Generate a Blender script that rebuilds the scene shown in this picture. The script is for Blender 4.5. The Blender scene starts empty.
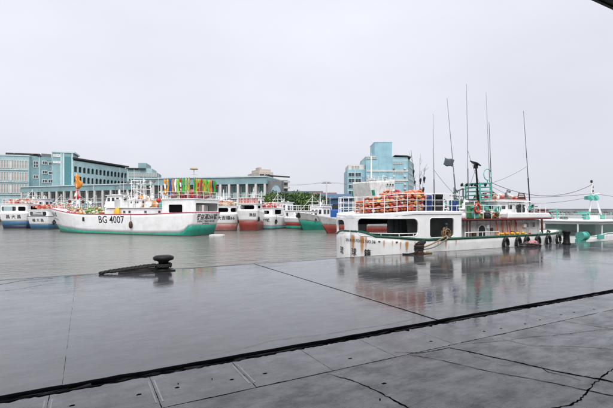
import bpy, bmesh, math, random
from mathutils import Vector, Matrix
random.seed(7)
sc = bpy.context.scene
col = sc.collection
PI = math.pi
# ------------------------------------------------------------------ camera, sky, sun, exposure
FPX, CX, HZ = 409.0, 306.5, 212.0          # focal length and horizon row, in photo pixels
CAMZ = 1.6                                 # eye height above the quay (z = 0)
WATER = -1.0
YAW = math.radians(28.5)                   # quay runs along +x, the water lies towards +y
FW = Vector((math.sin(YAW), math.cos(YAW), 0)); RT = Vector((math.cos(YAW), -math.sin(YAW), 0))
cam = bpy.data.cameras.new('camera'); camo = bpy.data.objects.new('camera', cam); col.objects.link(camo)
camo.location = (0, 0, CAMZ); camo.rotation_euler = (PI/2, 0, -YAW)
cam.sensor_width = 36; cam.lens = FPX/613*36; cam.shift_y = 8/613.0; cam.clip_start = .05; cam.clip_end = 9000
sc.camera = camo
w = bpy.data.worlds.new('World'); sc.world = w; w.use_nodes = True
nt = w.node_tree; nt.nodes.clear()
SUN_EL, SUN_AZ = math.radians(58), math.radians(205)   # soft light through cloud, from behind the camera
sky = nt.nodes.new('ShaderNodeTexSky'); sky.sky_type = 'NISHITA'; sky.sun_disc = False
sky.sun_elevation = SUN_EL; sky.sun_rotation = SUN_AZ; sky.air_density = 1; sky.dust_density = 3
sk = nt.nodes.new('ShaderNodeVectorMath'); sk.operation = 'SCALE'; sk.inputs['Scale'].default_value = .04
nt.links.new(sky.outputs[0], sk.inputs[0])
tc = nt.nodes.new('ShaderNodeTexCoord'); mp = nt.nodes.new('ShaderNodeMapping'); mp.inputs['Scale'].default_value = (1, 1, 2.5)
nz = nt.nodes.new('ShaderNodeTexNoise'); nz.inputs['Scale'].default_value = 1.6; nz.inputs['Detail'].default_value = 5
cr = nt.nodes.new('ShaderNodeValToRGB')
cr.color_ramp.elements[0].position = .25; cr.color_ramp.elements[0].color = (.300, .305, .338, 1)
cr.color_ramp.elements[1].position = .75; cr.color_ramp.elements[1].color = (.358, .363, .396, 1)
nt.links.new(tc.outputs['Generated'], mp.inputs[0]); nt.links.new(mp.outputs[0], nz.inputs[0]); nt.links.new(nz.outputs[0], cr.inputs[0])
mx = nt.nodes.new('ShaderNodeMix'); mx.data_type = 'RGBA'; mx.inputs['Factor'].default_value = .93
sx_ = nt.nodes.new('ShaderNodeSeparateXYZ'); nt.links.new(tc.outputs['Generated'], sx_.inputs[0])
mr = nt.nodes.new('ShaderNodeMapRange'); mr.inputs['From Min'].default_value = 0; mr.inputs['From Max'].default_value = 1; mr.inputs['To Min'].default_value = .945; mr.inputs['To Max'].default_value = 1.32
nt.links.new(sx_.outputs['Z'], mr.inputs['Value'])
sc2 = nt.nodes.new('ShaderNodeVectorMath'); sc2.operation = 'SCALE'; nt.links.new(cr.outputs[0], sc2.inputs[0]); nt.links.new(mr.outputs[0], sc2.inputs['Scale'])
nt.links.new(sk.outputs[0], mx.inputs['A']); nt.links.new(sc2.outputs[0], mx.inputs['B'])
bg = nt.nodes.new('ShaderNodeBackground'); bg.inputs[1].default_value = 1.0
wo = nt.nodes.new('ShaderNodeOutputWorld')
nt.links.new(mx.outputs['Result'], bg.inputs[0]); nt.links.new(bg.outputs[0], wo.inputs[0])
sl = bpy.data.lights.new('sun', 'SUN'); sl.energy = 1.5; sl.angle = math.radians(50); sl.color = (1, .985, .96)
so = bpy.data.objects.new('sun', sl); col.objects.link(so)
sd = Vector((math.sin(SUN_AZ)*math.cos(SUN_EL), math.cos(SUN_AZ)*math.cos(SUN_EL), math.sin(SUN_EL)))
so.rotation_euler = sd.to_track_quat('Z', 'Y').to_euler(); so.location = (0, -20, 40)
vs = sc.view_settings; vs.view_transform = 'Standard'; vs.look = 'None'; vs.exposure = 1.3; vs.gamma = 1

# ------------------------------------------------------------------ pixel helpers (photo 613 x 408)
def ray(px, py):
    return FW + RT*((px-CX)/FPX) + Vector((0, 0, (HZ-py)/FPX))
def at(px, py, d):                     # point on a pixel's ray at depth d
    return Vector((0, 0, CAMZ)) + ray(px, py)*d
def at_v(px, py, v):                   # ... on the vertical plane y = v
    r = ray(px, py); return Vector((0, 0, CAMZ)) + r*(v/r.y)
def at_z(px, py, z=0.):                # ... on a level plane
    r = ray(px, py); return Vector((0, 0, CAMZ)) + r*((z-CAMZ)/r.z)
def zpx(py, d): return CAMZ + (HZ-py)*d/FPX

# ------------------------------------------------------------------ materials
MATS = {}
def nodes(name):
    m = bpy.data.materials.new(name); m.use_nodes = True; n = m.node_tree
    return m, n, n.nodes['Principled BSDF']
def N(n, t, **kw):
    x = n.nodes.new(t)
    for k, v in kw.items():
        if k in x.inputs: x.inputs[k].default_value = v
        else: setattr(x, k, v)
    return x
def ramp(n, src, stops):
    r = n.nodes.new('ShaderNodeValToRGB'); e = r.color_ramp.elements
    while len(e) < len(stops): e.new(.5)
    for i, (p, c) in enumerate(stops):
        e[i].position = p; e[i].color = (c, c, c, 1) if isinstance(c, (int, float)) else (*c, 1)
    n.links.new(src, r.inputs[0]); return r.outputs[0]
def mixc(n, f, a, b):
    m = n.nodes.new('ShaderNodeMix'); m.data_type = 'RGBA'
    for s, v in (('Factor', f), ('A', a), ('B', b)):
        if isinstance(v, bpy.types.NodeSocket): n.links.new(v, m.inputs[s])
        elif s == 'Factor': m.inputs[s].default_value = v
        else: m.inputs[s].default_value = (*v, 1)
    return m.outputs['Result']
def noise(n, scale, detail=4, vec=None, stretch=None, rough=.55):
    x = N(n, 'ShaderNodeTexNoise', Scale=scale, Detail=detail, Roughness=rough)
    if vec is None:
        t = n.nodes.new('ShaderNodeTexCoord'); vec = t.outputs['Object']
    if stretch:
        mpn = n.nodes.new('ShaderNodeMapping'); mpn.inputs['Scale'].default_value = stretch
        n.links.new(vec, mpn.inputs[0]); vec = mpn.outputs[0]
    n.links.new(vec, x.inputs[0]); return x.outputs[0]
def paint(name, rgb, rough=.45, grime=.35, rust=0., metal=0., scale=1.5, bump=.02, spec=.4):
    if name in MATS: return MATS[name]
    m, n, b = nodes(name)
    g = noise(n, scale, 5); s = noise(n, scale*2, 4, stretch=(3, 3, .25))
    dark = tuple(c*(1-grime)*.9 for c in rgb)
    c = mixc(n, ramp(n, g, [(.40, 0), (.80, .8)]), rgb, dark)
    c = mixc(n, ramp(n, s, [(.52, 0.), (.78, min(1, grime*1.3))]), c, tuple(x*.55+.02 for x in rgb))
    if rust > 0:
        rs = noise(n, 3.1, 6, stretch=(2.2, 2.2, .35), rough=.65)
        c = mixc(n, ramp(n, rs, [(.66-.14*rust, 0.), (.78-.14*rust, .85)]), c, (.30, .105, .03))
    n.links.new(c, b.inputs['Base Color'])
    b.inputs['Roughness'].default_value = rough; b.inputs['Metallic'].default_value = metal
    b.inputs['Specular IOR Level'].default_value = spec
    if bump:
        bp = N(n, 'ShaderNodeBump', Strength=.25, Distance=bump); n.links.new(g, bp.inputs['Height']); n.links.new(bp.outputs[0], b.inputs['Normal'])
    MATS[name] = m; return m
# wet quay
def wet(name, ca, cb, r0, r1, seed=0., bumpd=.004, speck=.5):
    m, n, b = nodes(name)
    g = n.nodes.new('ShaderNodeNewGeometry'); P = g.outputs['Position']
    big = noise(n, .35, 4, P, (1, 1, 1)); mid = noise(n, 2.3, 5, P, (.6, 1.5, 1)); fine = noise(n, 95, 3, P); sp = noise(n, 170, 2, P)
    c = mixc(n, ramp(n, mid, [(.3, 0), (.7, 1)]), ca, cb)
    c = mixc(n, ramp(n, sp, [(.5, 0), (.75, speck)]), c, tuple(min(1, x*2.2) for x in cb))
    stain = noise(n, .9, 6, P, (1.4, .5, 1))
    c = mixc(n, ramp(n, stain, [(.52, 0), (.66, .8)]), c, tuple(x*.35 for x in ca))
    c = mixc(n, ramp(n, noise(n, 5, 7, P, None, .75), [(.50, 0), (.70, .55)]), c, tuple(x*1.9 for x in cb))
    n.links.new(c, b.inputs['Base Color'])
    pud = ramp(n, big, [(.34, 0), (.46, 1)])
    rr = n.nodes.new('ShaderNodeMapRange'); rr.inputs['To Min'].default_value = r1; rr.inputs['To Max'].default_value = r0
    n.links.new(pud, rr.inputs['Value'])
    ad = N(n, 'ShaderNodeMath', operation='MULTIPLY_ADD'); ad.inputs[1].default_value = .03
    n.links.new(mid, ad.inputs[0]); n.links.new(rr.outputs[0], ad.inputs[2])
    dry = ramp(n, noise(n, 1.1, 7, P, (.6, 1.5, 1), .72), [(.47, 0), (.60, 1)])
    a2 = N(n, 'ShaderNodeMath', operation='MULTIPLY_ADD'); a2.inputs[1].default_value = .15; n.links.new(dry, a2.inputs[0]); n.links.new(ad.outputs[0], a2.inputs[2])
    n.links.new(a2.outputs[0], b.inputs['Coat Roughness']); b.inputs['Roughness'].default_value = .38; n.links.new(ramp(n, noise(n, 3.2, 9, P, (.7, 1.3, 1), .78), [(.40, 1.), (.62, 1-.66*min(1, speck))]), b.inputs['Coat Weight']); b.inputs['Coat IOR'].default_value = 1.85
    b.inputs['IOR'].default_value = 1.45; b.inputs['Specular IOR Level'].default_value = .15
    bp = N(n, 'ShaderNodeBump', Distance=bumpd)
    st = n.nodes.new('ShaderNodeMapRange'); st.inputs['To Min'].default_value = speck*.35; st.inputs['To Max'].default_value = .012
    n.links.new(pud, st.inputs['Value']); n.links.new(st.outputs[0], bp.inputs['Strength']); n.links.new(fine, bp.inputs['Height'])
    b2 = N(n, 'ShaderNodeBump', Strength=.10, Distance=.022); n.links.new(noise(n, 4.5, 4, P, (.6, 1.8, 1)), b2.inputs['Height']); n.links.new(bp.outputs[0], b2.inputs['Normal'])
    b4 = N(n, 'ShaderNodeBump', Strength=.30, Distance=.0032); n.links.new(noise(n, 13, 3, P), b4.inputs['Height']); n.links.new(b2.outputs[0], b4.inputs['Normal'])
    n.links.new(b4.outputs[0], b.inputs['Coat Normal']); bf = N(n, 'ShaderNodeBump', Strength=.7, Distance=bumpd); n.links.new(fine, bf.inputs['Height']); n.links.new(bf.outputs[0], b.inputs['Normal'])
    MATS[name] = m; return m
M_SLAB = wet('wet_concrete', (.020, .022, .027), (.040, .043, .050), .0, .012, speck=.25)
M_APRON = wet('wet_asphalt', (.048, .049, .056), (.105, .106, .115), .015, .16, bumpd=.016, speck=.9)
M_CHAN = wet('wet_channel_concrete', (.048, .049, .056), (.105, .106, .115), .02, .16, bumpd=.006, speck=.6)
M_EDGE = wet('wet_broken_edge', (.016, .016, .017), (.035, .034, .033), .2, .45, bumpd=.01)
M_PIT = paint('wet_black_dirt', (.008, .008, .008), .5, grime=.3, bump=.01)
M_CRACK, n, b = nodes('crack_dirt'); n.links.new(mixc(n, noise(n, 40, 3), (.004, .004, .004), (.014, .013, .012)), b.inputs['Base Color']); b.inputs['Roughness'].default_value = 1; b.inputs['Specular IOR Level'].default_value = 0
M_LINE = paint('worn_white_line', (.62, .62, .60), .35, grime=.5, scale=9)
m, n, b = nodes('harbour_water'); M_WATER = m
g = n.nodes.new('ShaderNodeNewGeometry'); P = g.outputs['Position']
c = mixc(n, ramp(n, noise(n, .03, 3, P, (1, 1, 1)), [(.35, 0), (.65, 1)]), (.150, .146, .130), (.190, .186, .169))
n.links.new(c, b.inputs['Base Color']); b.inputs['Roughness'].default_value = .12; b.inputs['IOR'].default_value = 1.33
h1 = noise(n, 1.1, 4, P, (1, 1.3, 1)); h2 = noise(n, 4.6, 3, P, (1.2, 1, 1)); h3 = noise(n, .16, 3, P, (.5, 1.4, 1))
b1 = N(n, 'ShaderNodeBump', Strength=.8, Distance=.16); n.links.new(h1, b1.inputs['Height']); n.links.new(ramp(n, noise(n, .045, 4, P, (.6, 1.6, 1)), [(.38, .30), (.60, .95)]), b1.inputs['Strength'])
b2 = N(n, 'ShaderNodeBump', Strength=.8, Distance=.05); n.links.new(h2, b2.inputs['Height']); n.links.new(b1.outputs[0], b2.inputs['Normal'])
b3 = N(n, 'ShaderNodeBump', Strength=.5, Distance=.4); n.links.new(h3, b3.inputs['Height']); n.links.new(b2.outputs[0], b3.inputs['Normal'])
n.links.new(b3.outputs[0], b.inputs['Normal'])
m, n, b = nodes('dark_glass'); M_GLASS = m
n.links.new(mixc(n, ramp(n, noise(n, .8, 3), [(.4, 0), (.6, 1)]), (.02, .028, .032), (.06, .07, .075)), b.inputs['Base Color']); b.inputs['Roughness'].default_value = .12
M_WHITE = paint('white_paint', (.88, .88, .88), grime=.16)
M_WHITER = paint('white_paint_rusty', (.84, .84, .83), grime=.2, rust=.3)
M_WHITEO = paint('white_paint_old', (.70, .70, .68), grime=.35, rust=.6)
M_GREYW = paint('grey_white_paint', (.55, .56, .55), grime=.4, rust=.55)
M_MINT = paint('mint_paint', (.11, .44, .37), grime=.35)
M_GREEN = paint('green_paint', (.010, .085, .047), grime=.35)
M_BOOTG = paint('boot_green', (.02, .27, .19), grime=.35)
M_TEALB = paint('boot_teal', (.10, .30, .32), grime=.35)
M_REDB = paint('boot_red', (.25, .045, .035), grime=.4)
M_PINKB = paint('boot_faded_red', (.42, .17, .15), grime=.4, rust=.1)
M_DKRED = paint('dark_red', (.11, .028, .022), grime=.4)
M_BLUEB = paint('boot_blue', (.035, .12, .21), grime=.3)
M_DKBLUE = paint('dark_blue', (.012, .02, .05), grime=.3)
M_BLUE = paint('blue_plastic', (.012, .035, .14), .35, grime=.3)
M_BLUET = paint('blue_tarp', (.02, .10, .34), .5, grime=.25)
M_RED = paint('red_paint', (.50, .025, .025), grime=.25)
M_REDL = paint('red_line', (.55, .05, .09), grime=.2)
M_BLACK = paint('black_letter', (.012, .012, .016), .4, grime=.2)
M_RUBBER = paint('black_rubber', (.010, .010, .010), .5, grime=.3)
M_IRON = paint('black_iron', (.008, .008, .008), .5, grime=.4, rust=.08, spec=.2)
M_RIRON = paint('rusty_iron', (.06, .03, .018), .5, grime=.5, rust=.5)
M_STEEL = paint('grey_steel', (.22, .23, .24), .4, grime=.3, metal=.4)
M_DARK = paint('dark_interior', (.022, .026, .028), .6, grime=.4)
M_DECK = paint('grey_green_deck', (.10, .12, .11), .4, grime=.5)
M_ORANGE = paint('orange_cloth', (.72, .27, .04), .7, grime=.25)
M_YELLOW = paint('yellow_plastic', (.72, .42, .04), .45, grime=.25)
M_ROPE = paint('tan_rope', (.26, .17, .09), .85, grime=.5, scale=20)
M_ROPED = paint('dark_rope', (.020, .019, .017), .8, grime=.4, scale=20)
M_NETG = paint('green_net', (.03, .17, .06), .85, grime=.5, scale=14)
M_NETP = paint('faded_net', (.33, .26, .20), .9, grime=.5, scale=14)
M_BARK = paint('bark', (.09, .07, .05), .9, grime=.4, scale=4)
def leafmat(name, a, b_):
    m, n, b = nodes(name)
    oi = n.nodes.new('ShaderNodeNewGeometry')
    n.links.new(mixc(n, oi.outputs['Random Per Island'], a, b_), b.inputs['Base Color']); b.inputs['Roughness'].default_value = .6
    MATS[name] = m; return m
M_LEAF = leafmat('leaf_green', (.045, .10, .022), (.12, .19, .05))
M_LEAFD = leafmat('leaf_dark', (.025, .06, .022), (.06, .11, .035))

# ------------------------------------------------------------------ mesh helpers
class MB:
    def __init__(s): s.v = []; s.f = []; s.m = []; s.cm = 0
    def add(s, vs, fs):
        o = len(s.v); s.v += [tuple(x) for x in vs]; s.f += [tuple(i+o for i in q) for q in fs]; s.m += [s.cm]*len(fs); return s
    def box(s, c, d, rz=0, rx=0, ry=0, taper=1.):
        x, y, z = (k/2 for k in d)
        R = Matrix.Rotation(rz, 3, 'Z') @ Matrix.Rotation(ry, 3, 'Y') @ Matrix.Rotation(rx, 3, 'X')
        vs = [Vector(c)+R @ Vector((sx*x*(taper if sz > 0 else 1), sy*y*(taper if sz > 0 else 1), sz*z)) for sz in (-1, 1) for sx, sy in ((-1, -1), (1, -1), (1, 1), (-1, 1))]
        return s.add(vs, [(3, 2, 1, 0), (4, 5, 6, 7), (0, 1, 5, 4), (1, 2, 6, 5), (2, 3, 7, 6), (3, 0, 4, 7)])
    def bbox(s, x0, x1, y0, y1, z0, z1): return s.box(((x0+x1)/2, (y0+y1)/2, (z0+z1)/2), (x1-x0, y1-y0, z1-z0))
    def tube(s, pts, r, n=8, r1=None, closed=False):
        pts = [Vector(p) for p in pts]; k = len(pts); vs = []
        for i, p in enumerate(pts):
            a = pts[(i-1) % k] if (closed or i > 0) else p; b = pts[(i+1) % k] if (closed or i < k-1) else p
            t = (b-a).normalized(); up = Vector((0, 0, 1)) if abs(t.z) < .9 else Vector((1, 0, 0))
            e = t.cross(up).normalized(); f = e.cross(t)
            rr = r if r1 is None else r+(r1-r)*i/(k-1)
            vs += [p+(e*math.cos(2*PI*j/n)+f*math.sin(2*PI*j/n))*rr for j in range(n)]
        fs = [(i*n+j, i*n+(j+1) % n, ((i+1) % k)*n+(j+1) % n, ((i+1) % k)*n+j) for i in range(k if closed else k-1) for j in range(n)]
        if not closed: fs += [tuple(range(n-1, -1, -1)), tuple((k-1)*n+j for j in range(n))]
        return s.add(vs, fs)
    def twist(s, pts, r, n=6, pitch=None):
        pts = [Vector(p) for p in pts]; pitch = pitch or r*7; res = [pts[0]]
        for a, b in zip(pts, pts[1:]):
            k = max(1, int((b-a).length/(pitch/7))); res += [a.lerp(b, (i+1)/k) for i in range(k)]
        for q in range(3):
            out = []; d = 0
            for i, p in enumerate(res):
                t = (res[min(i+1, len(res)-1)]-res[max(i-1, 0)]).normalized(); up = Vector((0, 0, 1)) if abs(t.z) < .9 else Vector((1, 0, 0)); e = t.cross(up).normalized(); f = e.cross(t)
                if i: d += (p-res[i-1]).length
                a = 2*PI*(d/pitch+q/3); out.append(p+(e*math.cos(a)+f*math.sin(a))*r*.5)
            s.tube(out, r*.56, n)
        return s
    def lathe(s, prof, c=(0, 0, 0), n=16, M=None):
        vs = []
        for r, z in prof:
            for j in range(n):
                p = Vector((r*math.cos(2*PI*j/n), r*math.sin(2*PI*j/n), z))
                if M is not None: p = M @ p
                vs.append(p+Vector(c))
        k = len(prof); fs = [(i*n+j, i*n+(j+1) % n, (i+1)*n+(j+1) % n, (i+1)*n+j) for i in range(k-1) for j in range(n)]
        fs += [tuple(range(n-1, -1, -1)), tuple((k-1)*n+j for j in range(n))]
        return s.add(vs, fs)
    def sphere(s, c, r, n=10, k=6, sq=(1, 1, 1)):
        prof = [(max(.02, math.sin(PI*i/k))*r, -math.cos(PI*i/k)*r) for i in range(k+1)]
        return s.lathe(prof, c, n, Matrix.Diagonal(sq))
    def prism(s, poly, z0, z1):
        k = len(poly); vs = [(*p[:2], z0) for p in poly]+[(*p[:2], z1) for p in poly]
        return s.add(vs, [tuple(range(k-1, -1, -1)), tuple(range(k, 2*k))]+[(i, (i+1) % k, k+(i+1) % k, k+i) for i in range(k)])
    def torus(s, c, R, r, n=20, k=8, M=None):
        pts = [Vector((R*math.cos(2*PI*i/n), R*math.sin(2*PI*i/n), 0)) for i in range(n)]
        if M is not None: pts = [M @ p for p in pts]
        return s.tube([p+Vector(c) for p in pts], r, k, closed=True)
    def mesh(s, name, mats, smooth=False):
        me = bpy.data.meshes.new(name); me.from_pydata(s.v, [], s.f)
        for m_ in (mats if isinstance(mats, (list, tuple)) else [mats]): me.materials.append(m_)
        if len(me.materials) > 1: me.polygons.foreach_set('material_index', s.m)
        if smooth: me.polygons.foreach_set('use_smooth', [True]*len(me.polygons))
        me.update(); return me
    def build(s, name, mats, parent=None, smooth=False, bevel=0, solid=0, recalc=True):
        me = s.mesh(name, mats, smooth)
        if recalc and not solid:
            bm = bmesh.new(); bm.from_mesh(me); bmesh.ops.recalc_face_normals(bm, faces=bm.faces); bm.to_mesh(me); bm.free()
        return link(name, me, parent, bevel, solid)
def link(name, me, parent=None, bevel=0, solid=0):
    o = bpy.data.objects.new(name, me); col.objects.link(o)
    if parent: o.parent = parent
    if solid: q = o.modifiers.new('solid', 'SOLIDIFY'); q.thickness = solid; q.offset = 0
    if bevel: q = o.modifiers.new('bevel', 'BEVEL'); q.width = bevel; q.segments = 2; q.limit_method = 'ANGLE'
    return o
def tag(o, label, cat, group=None):
    o['label'] = label; o['category'] = cat
    if group: o['group'] = group
    return o
def thing(name, label, cat, loc=(0, 0, 0), rz=0, group=None):
    o = bpy.data.objects.new(name, None); col.objects.link(o); o.empty_display_size = .2
    o.location = loc; o.rotation_euler = (0, 0, rz); return tag(o, label, cat, group)
def dup(o, parent=None):
    c = o.copy(); col.objects.link(c)
    if parent: c.parent = parent
    for ch in list(o.children): dup(ch, c)
    return c
def text_geo(s, size):
    cu = bpy.data.curves.new('t', 'FONT'); cu.body = s; cu.size = size; cu.align_x = 'CENTER'; cu.align_y = 'CENTER'; cu.resolution_u = 2
    cu.offset = size*.012
    o = bpy.data.objects.new('t', cu); col.objects.link(o); bpy.context.view_layer.update()
    me = bpy.data.meshes.new_from_object(o.evaluated_get(bpy.context.evaluated_depsgraph_get()))
    bm = bmesh.new(); bm.from_mesh(me); bmesh.ops.triangulate(bm, faces=bm.faces); bm.to_mesh(me); bm.free()
    vs = [tuple(v.co) for v in me.vertices]; fs = [tuple(p.vertices) for p in me.polygons]
    bpy.data.objects.remove(o); bpy.data.curves.remove(cu); bpy.data.meshes.remove(me)
    return vs, fs
def lettering(s, size, fn, mat, parent, name='name_lettering', stretch=1.):
    vs, fs = text_geo(s, size); mb = MB(); mb.add([fn(v[0]*stretch, v[1]) for v in vs], fs)
    return mb.build(name, mat, parent, recalc=False)
def wall_path(path, z0, z1, openings, mat, parent, name='wall', solid=.06, step=.12, both=None):
    """upright wall along a plan polyline; openings = (s0, s1, zlo, zhi, r) rounded rectangles measured along it"""
    P_ = [Vector((*p, 0)) for p in path]; acc = [0]
    for a, b in zip(P_, P_[1:]): acc.append(acc[-1]+(b-a).length)
    T = acc[-1]
    f0 = z0 if callable(z0) else (lambda s_: z0); f1 = z1 if callable(z1) else (lambda s_: z1)
    def pos(s_):
        for i in range(len(P_)-1):
            if s_ <= acc[i+1]+1e-6: return P_[i].lerp(P_[i+1], (s_-acc[i])/max(1e-9, acc[i+1]-acc[i]))
        return P_[-1]
    ss = set(round(a, 5) for a in acc)
    for i in range(int(T/step)+1): ss.add(round(i*step, 5))
    for (a, b, lo, hi, r) in [o_[:5] for o_ in openings]:
        for k in range(6):
            q = r*(1-math.cos(PI/2*k/5)); ss.add(round(a+q, 5)); ss.add(round(b-q, 5))
    ss = sorted(x for x in ss if -1e-6 <= x <= T+1e-6)
    cols = []
    for s_ in ss:
        p = pos(s_); hit = None
        for o_ in openings:
            if o_[0]-1e-4 <= s_ <= o_[1]+1e-4: hit = o_
        if hit is None:
            m_ = (f0(s_)+f1(s_))/2; cols.append((p, f0(s_), m_, m_, f1(s_), s_)); continue
        a, b, lo, hi, r = hit[:5]; e = min(s_-a, b-s_); q = 0 if e >= r else r-math.sqrt(max(0, r*r-(r-max(0, e))**2))
        c_ = (p, f0(s_), lo+(0 if len(hit) > 5 else q), hi-q, f1(s_), s_); m_ = (f0(s_)+f1(s_))/2
        closed = (p, f0(s_), m_, m_, f1(s_), s_)
        if abs(s_-a) < 1e-4: cols += [closed, c_]
        elif abs(s_-b) < 1e-4: cols += [c_, closed]
        else: cols.append(c_)
    mb = MB()
    for c_ in cols: mb.v += [(c_[0].x, c_[0].y, c_[k]) for k in (1, 2, 3, 4)]
    for i in range(len(cols)-1):
        if cols[i+1][5]-cols[i][5] < 1e-5: continue
        a, b = i*4, i*4+4
        mb.f += [(a, b, b+1, a+1), (a+2, b+2, b+3, a+3)]; mb.m += [0, 0]
    return mb.build(name, mat, parent, solid=solid, recalc=False), pos, T
# ================================================================== THE SETTING
def struct(o): o['kind'] = 'structure'; return o
EDGE = 12.0
mb = MB(); mb.bbox(-60, 48, -12, EDGE, -3.0, -.16); quay = struct(mb.build('quay', M_EDGE))
mb = MB(); mb.add([(-4000, -4000, WATER), (4000, -4000, WATER), (4000, 4000, WATER), (-4000, 4000, WATER)], [(0, 1, 2, 3)]); struct(mb.build('water', M_WATER))
def rough_poly(x0, x1, y0, y1, jit=.006, step=.25, jy0=None, js=None, jt=None):
    """outline of a slab with slightly chipped edges"""
    pts = []
    def run(a, b, j):
        a = Vector(a); b = Vector(b); k = max(1, int((b-a).length/step)); nrm = Vector((-(b-a).y, (b-a).x)).normalized()
        for i in range(k):
            p = a.lerp(b, i/k); q = random.uniform(-j, j)*(.35+.9*abs(math.sin(i*.37+a.x)*math.sin(i*.131+1)))*(2.2 if random.random() < .06 else 1) if i else 0
            pts.append(p+nrm*q)
    run((x0, y0), (x1, y0), jy0 or jit); run((x1, y0), (x1, y1), js or jit); run((x1, y1), (x0, y1), jt or jit); run((x0, y1), (x0, y0), js or jit)
    return pts
# large slabs out to the quay's edge
ju = [-60, -40, -24, -14.5, -9.72, -4.95, -.18, 4.59, 14.2, 23.8, 33.4, 48]
for a, b in zip(ju, ju[1:]):
    g_ = .008 if a == -.18 or b == -.18 else .018
    faint = -.18 in (a, b); mb = MB(); mb.prism(rough_poly(a+(.001 if a == -.18 else .018), b-(.001 if b == -.18 else .018), 4.40, EDGE+random.uniform(-.01, .02), .0025 if faint else .008, .12, .010, None, .035), -.17, random.uniform(-.003, .003)+0.)
    mb.build('slab', M_SLAB, quay)
# narrow channel slabs below the roof's drip line, with bolt holes
cu_ = [-60, -30, -12, -6.0] + [-.27+.8275*k for k in range(-6, 5)] + [3.95, 6.2, 8.5, 11, 15, 22, 48]
for a, b in zip(cu_, cu_[1:]):
    gap = .003
    mb = MB(); mb.prism(rough_poly(a+gap, b-gap, 3.512, 4.225, .022, .035, .006, .003), -.17, -.006)
    mb.build('channel_slab', M_CHAN, quay)
for k in range(-3, 3):
    u0 = -.27+.8275*k
    for s in (-1, 1):
        mb = MB(); mb.bbox(u0+s*.026-.007, u0+s*.026+.007, 3.62, 4.12, -.02, -.0035); mb.build('white_strip', M_LINE, quay)
def blot(c, rx, ry, n_=11):
    return [(c[0]+math.cos(2*PI*i/n_)*rx*random.uniform(.7, 1.15), c[1]+math.sin(2*PI*i/n_)*ry*random.uniform(.7, 1.15)) for i in range(n_)]
for (x, y) in [(72, 405), (139, 394), (177, 387), (232, 379), (265, 373), (484, 331), (501, 328), (525, 323.5), (540, 319.6), (561, 314.5), (574, 312), (594, 309), (384, 383), (431, 341), (350, 358)]:
    p = at_z(x, y); mb = MB(); mb.prism(blot(p, .026, .017), -.01, -.0052); mb.build('bolt_hole', M_CRACK, quay)
# apron: slabs parted by the long cracks
mb = MB(); mb.prism(rough_poly(-60, 48, -12, 3.496, .007, .15), -.17, -.006); mb.build('slab', M_APRON, quay)
def crack(pix, w0, w1, z=-.0035, name='crack', wob=.012):
    P_ = [at_z(*p) for p in pix]; pts = []
    for a, b in zip(P_, P_[1:]):
        k = max(2, int((b-a).length/.035))
        pts += [a.lerp(b, i/k) for i in range(k)]
    pts.append(P_[-1]); mb = MB(); T = len(pts); ph = random.uniform(0, 9)
    for i, p in enumerate(pts):
        t = (pts[min(i+1, T-1)]-pts[max(i-1, 0)]).normalized(); nrm = Vector((-t.y, t.x, 0))
        w_ = (w0+(w1-w0)*i/T)*(.55+.5*abs(math.sin(i*.37+ph)))*random.uniform(.55, 1.3)
        off = math.sin(i*.21+ph)*wob+random.uniform(-wob, wob)*.45
        q = p+nrm*off; mb.v += [tuple(q+nrm*w_/2+Vector((0, 0, z))), tuple(q-nrm*w_/2+Vector((0, 0, z)))]
    for i in range(T-1): mb.f.append((2*i, 2*i+1, 2*i+3, 2*i+2)); mb.m.append(0)
    return mb.build(name, M_CRACK, quay)
crack([(450, 347.3), (483, 355), (524, 363), (565, 372.5), (613, 382), (650, 390)], .022, .034, wob=.016)
crack([(470, 352), (476, 357), (490, 360)], .006, .004); crack([(540, 367), (548, 372), (566, 376), (580, 380)], .010, .004); crack([(395, 352), (418, 352.5), (450, 347.3)], .006, .016)
crack([(410, 355), (440, 360), (467, 365.6), (511, 375), (552, 383), (577, 388), (613, 394.5), (640, 400)], .008, .018, wob=.018)
crack([(640, 352), (613, 366), (607, 372), (601, 381), (584, 392), (571, 403), (556, 408), (530, 420)], .010, .018, wob=.024)
crack([(495, 337), (530, 345), (561, 346), (606, 348), (640, 352)], .005, .010)
crack([(565, 321), (590, 325), (613, 329), (640, 332)], .007, .012)
crack([(328, 373.4), (354, 381.6), (377, 391), (406, 404.4), (425, 415)], .009, .020, wob=.018)
crack([(200, 358), (240, 349), (272, 341), (338, 332.6), (387, 324.5), (412, 320)], .004, .006, z=.0042)
crack([(300, 345), (345, 337), (400, 327)], .002, .004, z=.0042)
crack([(455, 345), (600, 330), (640, 326)], .004, .008, z=-.0035)
for _ in range(16):      # grit and gravel washed against the joints
    u = random.uniform(-4, 7); p = Vector((u, random.choice([4.12, 3.55, 3.9, 3.3, 2.8])+random.uniform(-.1, .1), 0))
    r = random.uniform(.003, .008)
    if u < 5:
        mb = MB(); mb.prism(blot(p, r*1.4, r, 6), -.012, r*.5); mb.build('pebble', M_PIT, quay)
M_RUB = paint('dark_gravel', (.035, .034, .034), .75, grime=.5, scale=12, spec=.15)
# broken lip along the drip-line gutter
mb = MB(); k = 900
for i in range(k):
    u = -8+i*.03; h_ = random.uniform(-.012, .03)
    k_ = random.choice([.4, .6, 1, 1.7])*(1 if math.sin(u*2.1)+math.sin(u*5.3) > -.6 else .4)
    mb.prism([(u+random.uniform(-.3, .3)+math.cos(q_)*.02*k_*random.uniform(.6, 1.4), 4.255+random.random()**2*.06+math.sin(q_)*.016*k_*random.uniform(.6, 1.4)) for q_ in (0, 1.1, 2.2, 3.3, 4.2, 5.3)], -.14, -.012-h_)
o = mb.build('gutter_rubble', M_RUB, quay); o['kind'] = 'stuff'
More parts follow.
